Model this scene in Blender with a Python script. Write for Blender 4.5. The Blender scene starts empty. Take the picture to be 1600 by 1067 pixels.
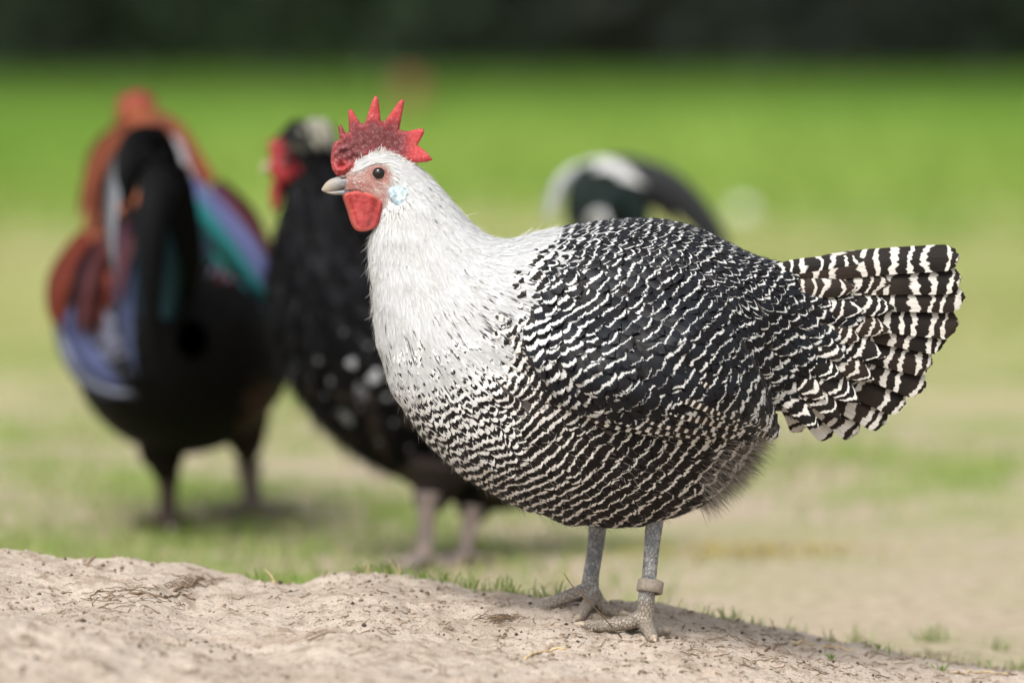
import bpy, bmesh, math, random
import numpy as np
from mathutils import Vector, Matrix, noise as mnoise
from mathutils.bvhtree import BVHTree
from mathutils.geometry import delaunay_2d_cdt

random.seed(7)
rng = np.random.default_rng(11)
scene = bpy.context.scene
COL = scene.collection

# ------------------------------------------------------------------ camera, world, sun, exposure
D = 4.09              # camera to the hen (m)
S = 0.00046           # metres per photo pixel at the hen
K = S / D
HC = 0.52             # lens height above the field
cam_d = bpy.data.cameras.new('camera')
cam = bpy.data.objects.new('camera', cam_d)
COL.objects.link(cam)
cam.location = (0, -D, HC)
cam.rotation_euler = (math.radians(90), 0, 0)
cam_d.sensor_width = 36
cam_d.lens = 36 / (1600 * K)
cam_d.shift_y = -533.5 / 1600
cam_d.clip_start = 0.05
cam_d.clip_end = 2000
cam_d.dof.use_dof = True
cam_d.dof.focus_distance = D - 0.055
cam_d.dof.aperture_fstop = 4.3
scene.camera = cam

SUN_EL, SUN_AZ = 52, 205     # azimuth measured clockwise from +Y
world = bpy.data.worlds.new('World')
scene.world = world
world.use_nodes = True
wn, wl = world.node_tree.nodes, world.node_tree.links
wn.clear()
sky = wn.new('ShaderNodeTexSky')
sky.sky_type = 'NISHITA'
sky.sun_disc = False
sky.sun_elevation = math.radians(SUN_EL)
sky.sun_rotation = math.radians(SUN_AZ)
sky.air_density = 1.0
sky.dust_density = 4.0
hs = wn.new('ShaderNodeHueSaturation')
hs.inputs['Saturation'].default_value = 0.18      # overcast: the sky is grey
wl.new(sky.outputs[0], hs.inputs['Color'])
bg = wn.new('ShaderNodeBackground')
bg.inputs['Strength'].default_value = 0.15
wo = wn.new('ShaderNodeOutputWorld')
wl.new(hs.outputs[0], bg.inputs[0])
wl.new(bg.outputs[0], wo.inputs[0])

sun_d = bpy.data.lights.new('sun', 'SUN')
sun_d.energy = 1.5
sun_d.angle = math.radians(24)
sun_d.color = (1.0, 0.95, 0.88)
sun = bpy.data.objects.new('sun', sun_d)
COL.objects.link(sun)
az, el = math.radians(SUN_AZ), math.radians(SUN_EL)
to_sun = Vector((math.sin(az) * math.cos(el), math.cos(az) * math.cos(el), math.sin(el)))
sun.rotation_euler = (-to_sun).to_track_quat('-Z', 'Y').to_euler()
sun.location = (0, 0, 20)

scene.view_settings.view_transform = 'Standard'
scene.view_settings.look = 'None'
scene.view_settings.gamma = 1
scene.view_settings.exposure = 0.5
scene.render.engine = 'CYCLES'
scene.cycles.use_denoising = True
scene.cycles.max_bounces = 8
scene.cycles.diffuse_bounces = 3
scene.cycles.sample_clamp_indirect = 8

# ------------------------------------------------------------------ helpers
def W(px, py, y=0.0):
    """photo pixel at depth y -> point"""
    return np.array([(px - 800) * K * (D + y), y, HC - py * K * (D + y)])

def PX(P):
    """points (...,3) -> photo pixels"""
    d = (D + P[..., 1]) * K
    return 800 + P[..., 0] / d, (HC - P[..., 2]) / d

def link(name, me, mat=None, parent=None, **props):
    o = bpy.data.objects.new(name, me)
    COL.objects.link(o)
    if mat is not None:
        me.materials.append(mat)
    if parent is not None:
        o.parent = parent
        o.matrix_parent_inverse = parent.matrix_world.inverted() if False else Matrix.Translation(-Vector(parent.location))
    for k_, v in props.items():
        o[k_] = v
    return o

def thing(name, loc, label, category, group=None):
    o = bpy.data.objects.new(name, None)
    COL.objects.link(o)
    o.location = [float(c) for c in loc]
    o.empty_display_size = 0.05
    o['label'] = label
    o['category'] = category
    if group:
        o['group'] = group
    return o

def mesh_np(name, V, F, attrs=None, smooth=True):
    """V (n,3) float, F (m,4) or (m,3) int array"""
    me = bpy.data.meshes.new(name)
    V = np.ascontiguousarray(V, dtype=np.float32)
    F = np.ascontiguousarray(F, dtype=np.int32)
    k = F.shape[1]
    me.vertices.add(len(V))
    me.vertices.foreach_set('co', V.ravel())
    me.loops.add(F.size)
    me.loops.foreach_set('vertex_index', F.ravel())
    me.polygons.add(len(F))
    me.polygons.foreach_set('loop_start', np.arange(0, F.size, k, dtype=np.int32))
    me.polygons.foreach_set('loop_total', np.full(len(F), k, dtype=np.int32))
    if attrs:
        for an, av in attrs.items():
            av = np.ascontiguousarray(av, dtype=np.float32)
            if av.ndim == 1:
                a = me.attributes.new(an, 'FLOAT', 'POINT')
                a.data.foreach_set('value', av)
            elif av.shape[1] == 3:
                a = me.attributes.new(an, 'FLOAT_VECTOR', 'POINT')
                a.data.foreach_set('vector', av.ravel())
    me.update(calc_edges=True)
    if smooth:
        me.polygons.foreach_set('use_smooth', np.ones(len(F), dtype=bool))
    return me

def cat(vals, keys, x):
    """catmull-rom through keys rows at float index x"""
    vals = np.asarray(vals, float)
    n = len(vals)
    x = np.clip(np.asarray(x, float), 0, n - 1)
    i = np.minimum(np.floor(x).astype(int), n - 2)
    f = (x - i)[..., None]
    p0 = vals[np.maximum(i - 1, 0)]
    p1 = vals[i]
    p2 = vals[i + 1]
    p3 = vals[np.minimum(i + 2, n - 1)]
    return 0.5 * ((2 * p1) + (-p0 + p2) * f + (2 * p0 - 5 * p1 + 4 * p2 - p3) * f ** 2 + (-p0 + 3 * p1 - 3 * p2 + p3) * f ** 3)

def unit(a):
    return a / np.maximum(np.linalg.norm(a, axis=-1, keepdims=True), 1e-9)

def hash01(ix, iy, seed=0):
    h = (ix.astype(np.int64) * 374761393 + iy.astype(np.int64) * 668265263 + seed * 974634777) & 0xffffffff
    h = ((h ^ (h >> 13)) * 1274126177) & 0xffffffff
    h = (h ^ (h >> 16)) & 0xffffffff
    return h / 4294967295.0

def vnoise(x, y, seed=0):
    ix, iy = np.floor(x), np.floor(y)
    fx, fy = x - ix, y - iy
    fx = fx * fx * (3 - 2 * fx)
    fy = fy * fy * (3 - 2 * fy)
    a = hash01(ix, iy, seed); b = hash01(ix + 1, iy, seed)
    c = hash01(ix, iy + 1, seed); d = hash01(ix + 1, iy + 1, seed)
    return (a + (b - a) * fx) * (1 - fy) + (c + (d - c) * fx) * fy

def fbm(x, y, octv=4, seed=0, gain=0.5):
    t, a, s = 0, 1, 0
    for o in range(octv):
        t = t + a * (vnoise(x * 2 ** o + 17.3 * o, y * 2 ** o + 5.1 * o, seed + o) - 0.5)
        s += a
        a *= gain
    return t / s * 2

def smooth(a, b, x):
    t = np.clip((x - a) / (b - a), 0, 1)
    return t * t * (3 - 2 * t)

def poly_sd(poly, x, y):
    """signed distance, positive inside"""
    P = np.asarray(poly, float)
    Q = np.roll(P, -1, axis=0)
    x = np.asarray(x, float)[..., None]; y = np.asarray(y, float)[..., None]
    ex, ey = Q[:, 0] - P[:, 0], Q[:, 1] - P[:, 1]
    t = np.clip(((x - P[:, 0]) * ex + (y - P[:, 1]) * ey) / (ex * ex + ey * ey), 0, 1)
    d = np.hypot(x - P[:, 0] - t * ex, y - P[:, 1] - t * ey).min(-1)
    cond = ((P[:, 1] > y) != (Q[:, 1] > y)) & (x < ex * (y - P[:, 1]) / np.where(ey == 0, 1e-9, ey) + P[:, 0])
    ins = cond.sum(-1) % 2 == 1
    return np.where(ins, d, -d)

# ------------------------------------------------------------------ node material helpers
class NT:
    def __init__(s, name):
        s.m = bpy.data.materials.new(name)
        s.m.use_nodes = True
        s.n, s.l = s.m.node_tree.nodes, s.m.node_tree.links
        s.n.clear()
        s.out = s.n.new('ShaderNodeOutputMaterial')
        s.b = s.n.new('ShaderNodeBsdfPrincipled')
        s.l.new(s.b.outputs[0], s.out.inputs[0])
    def set(s, node, i, v):
        sock = node.inputs[i]
        if isinstance(v, bpy.types.NodeSocket):
            s.l.new(v, sock)
        elif isinstance(v, (tuple, list)):
            sock.default_value = tuple(v) + ((1,) if len(v) == 3 and len(sock.default_value) == 4 else ())
        else:
            sock.default_value = v
    def attr(s, name, out='Fac'):
        a = s.n.new('ShaderNodeAttribute'); a.attribute_name = name
        return a.outputs[out]
    def math(s, op, a, b=0.0, c=None, clamp=False):
        m = s.n.new('ShaderNodeMath'); m.operation = op; m.use_clamp = clamp
        s.set(m, 0, a); s.set(m, 1, b)
        if c is not None: s.set(m, 2, c)
        return m.outputs[0]
    def ramp(s, f, a, b, lo=0.0, hi=1.0):
        m = s.n.new('ShaderNodeMapRange'); m.interpolation_type = 'SMOOTHSTEP'
        s.set(m, 0, f); s.set(m, 1, a); s.set(m, 2, b); s.set(m, 3, lo); s.set(m, 4, hi)
        return m.outputs[0]
    def mix(s, f, a, b, mode='MIX'):
        m = s.n.new('ShaderNodeMix'); m.data_type = 'RGBA'; m.blend_type = mode
        s.set(m, 0, f); s.set(m, 6, a); s.set(m, 7, b)
        return m.outputs[2]
    def xyz(s, x, y, z):
        m = s.n.new('ShaderNodeCombineXYZ')
        s.set(m, 0, x); s.set(m, 1, y); s.set(m, 2, z)
        return m.outputs[0]
    def noise(s, vec, scale=5.0, detail=3.0, rough=0.5, out='Fac'):
        m = s.n.new('ShaderNodeTexNoise')
        if vec is not None: s.l.new(vec, m.inputs['Vector'])
        m.inputs['Scale'].default_value = scale
        m.inputs['Detail'].default_value = detail
        m.inputs['Roughness'].default_value = rough
        return m.outputs[out]
    def voro(s, vec, scale=5.0, feature='F1', out='Distance', rnd=1.0):
        m = s.n.new('ShaderNodeTexVoronoi'); m.feature = feature
        if vec is not None: s.l.new(vec, m.inputs['Vector'])
        m.inputs['Scale'].default_value = scale
        m.inputs['Randomness'].default_value = rnd
        return m.outputs[out]
    def pos(s):
        return s.n.new('ShaderNodeTexCoord').outputs['Object']
    def wpos(s):
        return s.n.new('ShaderNodeNewGeometry').outputs['Position']
    def sep(s, v):
        m = s.n.new('ShaderNodeSeparateXYZ'); s.l.new(v, m.inputs[0])
        return m.outputs
    def vmul(s, v, sc):
        m = s.n.new('ShaderNodeVectorMath'); m.operation = 'MULTIPLY'
        s.l.new(v, m.inputs[0]); m.inputs[1].default_value = sc
        return m.outputs[0]
    def bump(s, h, strength=0.5, dist=0.001):
        m = s.n.new('ShaderNodeBump')
        m.inputs['Strength'].default_value = strength
        m.inputs['Distance'].default_value = dist
        s.l.new(h, m.inputs['Height'])
        s.l.new(m.outputs[0], s.b.inputs['Normal'])
        return m.outputs[0]
    def base(s, c): s.set(s.b, 'Base Color', c)
    def p(s, **kw):
        for k_, v in kw.items():
            s.set(s.b, k_.replace('_', ' '), v)

# feather material: attributes fu (-1..1 across), fv (0..1 along), ph (bar phase), bf (black share), rn (random)
def feather_mat(name, dark1, dark2, white1, white2, jag=0.16, edge=0.05, sheen_coat=0.0, rough=0.55):
    t = NT(name)
    fu, fv, ph, bf, rn = [t.attr(a) for a in ('fu', 'fv', 'ph', 'bf', 'rn')]
    r100 = t.math('MULTIPLY', rn, 91.0)
    j1 = t.noise(t.xyz(t.math('MULTIPLY', fu, 3.2), t.math('MULTIPLY', ph, 1.1), r100), 1.0, 2.0)
    j2 = t.noise(t.xyz(t.math('MULTIPLY', fu, 11.0), t.math('MULTIPLY', ph, 1.5), r100), 1.0, 1.0)
    jj = t.math('ADD', t.math('MULTIPLY', t.math('SUBTRACT', j1, 0.5), jag * 2.2),
                t.math('MULTIPLY', t.math('SUBTRACT', j2, 0.5), jag * 1.3))
    phs = t.math('ADD', ph, jj)
    fr = t.math('FRACT', phs)
    d = t.math('MULTIPLY', t.math('ABSOLUTE', t.math('SUBTRACT', fr, 0.5)), 2.0)      # 1 at bar boundary, 0 mid
    brk = t.noise(t.xyz(t.math('MULTIPLY', fu, 1.6), t.math('MULTIPLY', ph, 0.9), t.math('ADD', r100, 40.0)), 1.0, 1.0)
    low = t.math('SUBTRACT', 1.0, t.ramp(bf, 0.2, 0.7))
    bfe = t.math('ADD', bf, t.math('MULTIPLY', t.math('SUBTRACT', brk, 0.5), t.math('ADD', 0.25, t.math('MULTIPLY', low, 2.4))))
    black = t.math('SUBTRACT', 1.0, t.ramp(t.math('SUBTRACT', d, bfe), -edge, edge))
    black = t.math('MULTIPLY', black, t.ramp(bf, 0.02, 0.08))
    streak = t.noise(t.xyz(t.math('MULTIPLY', fu, 9.0), t.math('MULTIPLY', fv, 1.2), r100), 1.0, 2.0)
    tone = t.noise(t.xyz(rn, t.math('MULTIPLY', fv, 0.4), r100), 6.0, 1.0)
    dark = t.mix(t.ramp(tone, 0.35, 0.65), dark1, dark2)
    white = t.mix(t.ramp(t.math('ADD', t.math('MULTIPLY', streak, 0.6), t.math('MULTIPLY', tone, 0.4)), 0.35, 0.65), white1, white2)
    t.base(t.mix(black, white, dark))
    # barbs: fine oblique lines off the shaft
    au = t.math('ABSOLUTE', fu)
    barb = t.math('SINE', t.math('ADD', t.math('MULTIPLY', fv, 150.0), t.math('MULTIPLY', au, -22.0)))
    shaft = t.math('SUBTRACT', 1.0, t.ramp(au, 0.0, 0.12))
    h = t.math('ADD', t.math('MULTIPLY', barb, 0.25), t.math('ADD', t.math('MULTIPLY', shaft, 0.8), t.math('MULTIPLY', streak, 1.2)))
    t.bump(h, 0.35, 0.0003)
    t.p(Roughness=t.math('ADD', rough, t.math('MULTIPLY', t.math('SUBTRACT', 1.0, black), 0.25)))
    t.set(t.b, 'Specular IOR Level', t.math('SUBTRACT', 0.22, t.math('MULTIPLY', black, 0.06)))
    if sheen_coat:
        t.set(t.b, 'Sheen Weight', sheen_coat)
        t.set(t.b, 'Sheen Tint', (0.35, 0.5, 0.9))
        t.set(t.b, 'Sheen Roughness', 0.4)
    return t.m

M_barred = feather_mat('barred_feather', (0.008, 0.006, 0.005), (0.014, 0.011, 0.010), (0.70, 0.68, 0.64), (0.60, 0.57, 0.53))
M_breast = feather_mat('breast_feather', (0.009, 0.007, 0.006), (0.016, 0.013, 0.012), (0.75, 0.745, 0.73), (0.68, 0.67, 0.65), jag=0.12)
M_wing = feather_mat('wing_feather', (0.007, 0.006, 0.007), (0.010, 0.012, 0.016), (0.66, 0.66, 0.65), (0.54, 0.54, 0.53), jag=0.19, sheen_coat=0.0, rough=0.40)
M_tail = feather_mat('tail_feather', (0.011, 0.008, 0.006), (0.026, 0.016, 0.011), (0.66, 0.64, 0.60), (0.50, 0.46, 0.40), jag=0.12, edge=0.06)

t = NT('white_hackle')
fu, fv, rn, sp = [t.attr(a) for a in ('fu', 'fv', 'rn', 'bf')]
st = t.noise(t.xyz(t.math('MULTIPLY', fu, 3.0), t.math('MULTIPLY', fv, 1.5), t.math('MULTIPLY', rn, 77.0)), 1.0, 2.0)
cw = t.mix(t.ramp(st, 0.3, 0.7), (0.73, 0.73, 0.72), (0.78, 0.78, 0.77))
cw = t.mix(t.ramp(rn, 0.8, 1.0, 0, 0.2), cw, (0.62, 0.57, 0.47))
blk = t.math('MULTIPLY', t.math('LESS_THAN', t.math('FRACT', t.math('MULTIPLY', rn, 13.7)), sp), t.ramp(fv, 0.5, 0.72))
cw = t.mix(t.math('MULTIPLY', blk, t.math('SUBTRACT', 1.0, t.ramp(fv, 0.88, 1.0))), cw, (0.10, 0.09, 0.09))
t.base(cw)
t.p(Roughness=0.75)
t.set(t.b, 'Subsurface Weight', 0.5); t.set(t.b, 'Subsurface Radius', (0.004, 0.0035, 0.003)); t.set(t.b, 'Subsurface Scale', 1.0)
M_white = t.m

def vcol_mat(name, rough=0.6, noise_amt=0.15, scale=300.0, bump=0.0, spec=0.4, sss=0.0, bscale=None, bdist=0.0005):
    """colour comes from a 'col' attribute with a little grain"""
    t = NT(name)
    c = t.attr('col', 'Color')
    n = t.noise(t.pos(), scale, 3.0)
    c2 = t.mix(t.ramp(n, 0.3, 0.7, 1 - noise_amt, 1.0), (0.0, 0.0, 0.0), c)
    t.base(c2)
    t.p(Roughness=rough)
    t.set(t.b, 'Specular IOR Level', spec)
    if bump:
        t.bump(t.noise(t.pos(), bscale or scale, 4.0), bump, bdist)
    if sss:
        t.set(t.b, 'Subsurface Weight', sss)
        t.set(t.b, 'Subsurface Radius', (0.004, 0.0015, 0.001)); t.set(t.b, 'Subsurface Scale', 0.6)
    return t.m

def flat_mat(name, c1, c2, rough=0.6, scale=60.0, bump=0.3, bdist=0.001, spec=0.4, sheen=None):
    t = NT(name)
    n = t.noise(t.pos(), scale, 4.0)
    t.base(t.mix(t.ramp(n, 0.3, 0.7), c1, c2))
    t.p(Roughness=rough)
    t.set(t.b, 'Specular IOR Level', spec)
    if bump: t.bump(t.noise(t.pos(), scale * 3, 3.0), bump, bdist)
    if sheen:
        t.set(t.b, 'Sheen Weight', 0.3); t.set(t.b, 'Sheen Tint', sheen)
    return t.m

# ------------------------------------------------------------------ generic feather builder
def feather_grid(spine, nrm, hw, nu=5, camber=0.25, shape='round', lift0=0.0004, lift1=0.0022, jitter=0.05, seed=0, vmap=None):
    """spine (N,nv,3), nrm (N,nv,3), hw (N,) half-widths. returns V,F,fu,fv,idx"""
    r = np.random.default_rng(seed)
    N, nv, _ = spine.shape
    v = np.linspace(0, 1, nv) if vmap is None else vmap
    if shape == 'round':
        w = np.where(v < 0.35, 0.45 + 0.55 * np.sin(v / 0.35 * math.pi / 2), 1.0) * np.where(v > 0.62, np.sqrt(np.clip(1 - ((v - 0.62) / 0.38) ** 2.3, 0, 1)), 1.0)
    elif shape == 'long':
        w = np.where(v < 0.3, 0.35 + 0.65 * (v / 0.3), 1.0) * np.where(v > 0.87, np.sqrt(np.clip(1 - ((v - 0.87) / 0.13) ** 2.0, 0, 1)), 1.0)
    elif shape == 'sickle':
        w = np.sin(np.clip(v, 0.03, 1) ** 0.6 * math.pi) ** 0.7
    else:
        w = np.clip(np.sin(np.clip(v * 0.93 + 0.07, 0, 1) ** 0.8 * math.pi), 0, 1) ** 0.8
    w = np.nan_to_num(w, nan=0.0)
    w[-1] = max(w[-1], 0.06)
    u = np.linspace(-1, 1, nu)
    T = np.gradient(spine, axis=1)
    T = unit(T)
    Sd = unit(np.cross(T, nrm))
    Nn = unit(np.cross(Sd, T))
    lift = (lift0 + (lift1 - lift0) * v ** 1.2)[None, :, None, None]
    W_ = (hw[:, None] * w[None, :])[:, :, None, None]
    uu = u[None, None, :, None]
    P = spine[:, :, None, :] + Sd[:, :, None, :] * W_ * uu + Nn[:, :, None, :] * (lift - camber * W_ * uu ** 2)
    L = np.linalg.norm(spine[:, -1] - spine[:, 0], axis=-1)[:, None, None, None]
    jit = (r.random((N, nv, nu, 1)) - 0.5) * 2 * jitter * L * (v[None, :, None, None] > 0.55)
    P = P + T[:, :, None, :] * jit
    # round the tip: edge columns end earlier
    P = P - T[:, :, None, :] * (np.clip(v - 0.7, 0, 1)[None, :, None, None] * L * (0.05 if shape == 'long' else 0.25) * uu ** 2)
    idx = np.arange(N * nv * nu).reshape(N, nv, nu)
    F = np.stack([idx[:, :-1, :-1], idx[:, :-1, 1:], idx[:, 1:, 1:], idx[:, 1:, :-1]], -1).reshape(-1, 4)
    FU = np.broadcast_to(u[None, None, :], (N, nv, nu)).copy()
    FV = np.broadcast_to(v[None, :, None], (N, nv, nu)).copy()
    return P, F, FU, FV

def march(bvh, roots, dirfn, length, nv, side=1):
    """follow a surface from roots along a direction field"""
    N = len(roots)
    SP = np.zeros((N, nv, 3)); NR = np.zeros((N, nv, 3))
    ds = length / (nv - 1)
    P = roots.copy()
    DR = None
    for j in range(nv):
        nn = np.zeros((N, 3)); q = np.zeros((N, 3))
        for i in range(N):
            lo, no, _, _ = bvh.find_nearest(P[i])
            q[i] = lo; nn[i] = no
        if j > 1:
            nn = unit(nn * 0.5 + NR[:, j - 1] * 0.5)
        SP[:, j] = q; NR[:, j] = nn
        d = dirfn(q, nn)
        d = unit(d - (d * nn).sum(-1, keepdims=True) * nn)
        if DR is not None:
            d = unit(0.6 * d + 0.8 * DR)
        DR = d
        P = q + d * ds[:, None]
    return SP, NR

def poisson(P, rad, seed=0):
    """greedy thinning: P (n,3), rad (n,)"""
    order = np.random.default_rng(seed).permutation(len(P))
    cell = float(rad.max())
    grid = {}
    keep = []
    for i in order:
        p = P[i]; c = tuple((p // cell).astype(int))
        ok = True
        for dx in (-1, 0, 1):
            for dy in (-1, 0, 1):
                for dz in (-1, 0, 1):
                    for j in grid.get((c[0] + dx, c[1] + dy, c[2] + dz), ()):
                        q = P[j]
                        if (p[0] - q[0]) ** 2 + (p[1] - q[1]) ** 2 + (p[2] - q[2]) ** 2 < rad[i] ** 2:
                            ok = False; break
                    if not ok: break
                if not ok: break
            if not ok: break
        if ok:
            grid.setdefault(c, []).append(i); keep.append(i)
    return np.array(sorted(keep), dtype=int)

class Loft:
    """stations: rows (topx, topy, botx, boty, depth, halfwidth) in photo pixels / metres of depth"""
    def __init__(s, rows, nt=140, na=72, power=0.9):
        s.rows = np.asarray(rows, float); s.power = power
        n = len(rows)
        tt = np.linspace(0, n - 1, nt)
        th = np.linspace(0, 2 * math.pi, na, endpoint=False)
        T, A = np.meshgrid(tt, th, indexing='ij')
        V = s.at(T, A)
        idx = np.arange(nt * na).reshape(nt, na)
        r = np.roll(idx, -1, axis=1)
        F = np.stack([idx[:-1], r[:-1], r[1:], idx[1:]], -1).reshape(-1, 4)
        s.V = V.reshape(-1, 3); s.F = F; s.nt, s.na = nt, na
        s.F = s.F[:, ::-1]
    def at(s, T, A):
        c = cat(s.rows, None, T)
        y0 = c[..., 4]
        sc = (D + y0) * K
        top = np.stack([(c[..., 0] - 800) * sc, y0, HC - c[..., 1] * sc], -1)
        bot = np.stack([(c[..., 2] - 800) * sc, y0, HC - c[..., 3] * sc], -1)
        mid, h = (top + bot) / 2, (top - bot) / 2
        hw = np.maximum(c[..., 5], 0.5) * sc
        ca, sa = np.cos(A), np.sin(A)
        e = s.power
        ca2 = np.sign(ca) * np.abs(ca) ** e; sa2 = np.sign(sa) * np.abs(sa) ** e
        lat = s.lateral(T)
        return mid + h * ca2[..., None] + lat * (hw * sa2)[..., None]
    lat_vec = (0.0, 1.0, 0.0)
    def lateral(s, T):
        return np.broadcast_to(np.array(s.lat_vec), T.shape + (3,))
    def bvh(s):
        return BVHTree.FromPolygons([tuple(v) for v in s.V], [tuple(int(i) for i in f) for f in s.F])
    def sample(s, n, seed=0, t0=None, t1=None):
        r = np.random.default_rng(seed)
        nmax = len(s.rows) - 1
        T = r.uniform(t0 if t0 is not None else 0, t1 if t1 is not None else nmax, n * 3)
        A = r.uniform(0, 2 * math.pi, n * 3)
        e = 1e-3
        P = s.at(T, A)
        Pt = (s.at(np.minimum(T + e, nmax), A) - P) / e
        Pa = (s.at(T, A + e) - P) / e
        ar = np.linalg.norm(np.cross(Pt, Pa), axis=-1)
        k = r.random(n * 3) < ar / np.quantile(ar, 0.98) * 1.0
        return P[k][:n], T[k][:n], A[k][:n], unit(Pt[k][:n])
    def flow(s, T, A):
        e = 1e-2
        nmax = len(s.rows) - 1
        return unit(s.at(np.minimum(T + e, nmax), A) - s.at(np.maximum(T - e, 0), A))

def idw(samples, GX, GY, pw=3.0, eps=14.0):
    sm = np.asarray(samples, float)
    d2 = (GX[..., None] - sm[:, 0]) ** 2 + (GY[..., None] - sm[:, 1]) ** 2 + eps ** 2
    w = d2 ** (-pw / 2)
    w /= w.sum(-1, keepdims=True)
    return w @ sm[:, 2:]

GS = 8.0
gx = np.arange(440, 1600, GS); gy = np.arange(120, 900, GS)
GX, GY = np.meshgrid(gx, gy)            # rows y

def bil(G, px, py):
    x = np.clip((px - gx[0]) / GS, 0, len(gx) - 1.001); y = np.clip((py - gy[0]) / GS, 0, len(gy) - 1.001)
    ix, iy = x.astype(int), y.astype(int)
    fx, fy = x - ix, y - iy
    return (G[iy, ix] * (1 - fx) + G[iy, ix + 1] * fx) * (1 - fy) + (G[iy + 1, ix] * (1 - fx) + G[iy + 1, ix + 1] * fx) * fy

class Field:
    scale = 1.0
    """samples: x, y, dirx, diry, period(px). phi solves grad phi = dir/period"""
    def __init__(s, samples, scale=1.0):
        sm = []
        for x, y, dx, dy, p in samples:
            L = math.hypot(dx, dy)
            p = p * scale
            sm.append((x, y, dx / L / p, dy / L / p))
        g = idw(sm, GX, GY)
        ggx, ggy = g[..., 0] * GS, g[..., 1] * GS
        ex = 0.5 * (ggx[:, 1:] + ggx[:, :-1]); ey = 0.5 * (ggy[1:] + ggy[:-1])
        def AT(ax, ay):
            r = np.zeros_like(GX)
            r[:, 1:] += ax; r[:, :-1] -= ax
            r[1:] += ay; r[:-1] -= ay
            return r
        b = AT(ex, ey)
        phi = np.zeros_like(GX)
        r_ = b.copy(); p_ = r_.copy(); rs = (r_ * r_).sum()
        for it in range(500):
            Ap = AT(np.diff(p_, axis=1), np.diff(p_, axis=0))
            al = rs / (p_ * Ap).sum()
            phi += al * p_; r_ -= al * Ap
            rn_ = (r_ * r_).sum()
            if rn_ < 1e-10: break
            p_ = r_ + rn_ / rs * p_; rs = rn_
        phi = phi + 0.45 * fbm(GX / 46, GY / 46, 2, 301 + len(samples)) + 0.12 * fbm(GX / 17, GY / 17, 2, 302)
        s.phi = phi
        s.dy, s.dx = np.gradient(phi)
    def dir3(s, P):
        px, py = PX(P)
        x, y = bil(s.dx, px, py), bil(s.dy, px, py)
        return unit(np.stack([x, np.zeros_like(x), -y], -1))
    def at(s, P):
        px, py = PX(P)
        return bil(s.phi, px, py)

def slab(name, outline, y0, thick, mat=None, parent=None, step=3.0, bulge=None, colfn=None, rim=1.0, smoothing=0, wav=None):
    """closed slab from a pixel outline: thick in metres, rounded to the rim"""
    o = np.asarray(outline, float)
    for _ in range(smoothing):
        q = np.roll(o, -1, 0)
        o = np.stack([0.75 * o + 0.25 * q, 0.25 * o + 0.75 * q], 1).reshape(-1, 2)
    pts = []
    n = len(o)
    for i in range(n):
        a, b = o[i], o[(i + 1) % n]
        m = max(1, int(round(np.linalg.norm(b - a) / step)))
        for k in range(m):
            pts.append(a + (b - a) * k / m)
    pts = np.array(pts)
    nb = len(pts)
    x0, y0_, x1, y1 = pts[:, 0].min(), pts[:, 1].min(), pts[:, 0].max(), pts[:, 1].max()
    XX, YY = np.meshgrid(np.arange(x0, x1, step), np.arange(y0_, y1, step))
    XX[::2] += step / 2
    sd = poly_sd(pts, XX, YY)
    k = sd > step * 0.55
    inn = np.stack([XX[k], YY[k]], -1)
    allp = np.vstack([pts, inn])
    res = delaunay_2d_cdt([Vector((float(p[0]), float(p[1]))) for p in allp], [], [list(range(nb))], 1, 1e-4)
    vs, fs = res[0], res[2]
    P2 = np.array([(v.x, v.y) for v in vs])
    d = np.maximum(poly_sd(pts, P2[:, 0], P2[:, 1]), 0)
    R = thick / S * 0.5 * rim
    h = np.sqrt(np.clip(1 - (1 - np.minimum(d / R, 1)) ** 2, 0, 1)) * thick / 2
    ex = np.zeros(len(P2)) if bulge is None else bulge(P2[:, 0], P2[:, 1], d)
    wv = np.zeros(len(P2)) if wav is None else wav(P2[:, 0], P2[:, 1], d)
    onb = d < 1e-3
    yc = y0 + wv
    front = np.stack([(P2[:, 0] - 800) * K * (D + y0), yc - h - ex * (~onb), HC - P2[:, 1] * K * (D + y0)], -1)
    back = front.copy(); back[:, 1] = yc + h + ex * (~onb) * 0.4
    V = list(front); mp = {}
    for i in range(len(P2)):
        if onb[i]: mp[i] = i
        else:
            mp[i] = len(V); V.append(back[i])
    F = []
    for f in fs:
        if len(f) != 3: continue
        F.append((f[0], f[1], f[2])); F.append((mp[f[2]], mp[f[1]], mp[f[0]]))
    V = np.array(V)
    at = {}
    if colfn is not None:
        px, py = PX(V)
        dd = np.maximum(poly_sd(pts, px, py), 0)
        at['col'] = colfn(px, py, dd)
    me = mesh_np(name, V, np.array(F), at)
    bm = bmesh.new(); bm.from_mesh(me); bmesh.ops.recalc_face_normals(bm, faces=bm.faces); bm.to_mesh(me); bm.free()
    return link(name, me, mat, parent)

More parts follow.
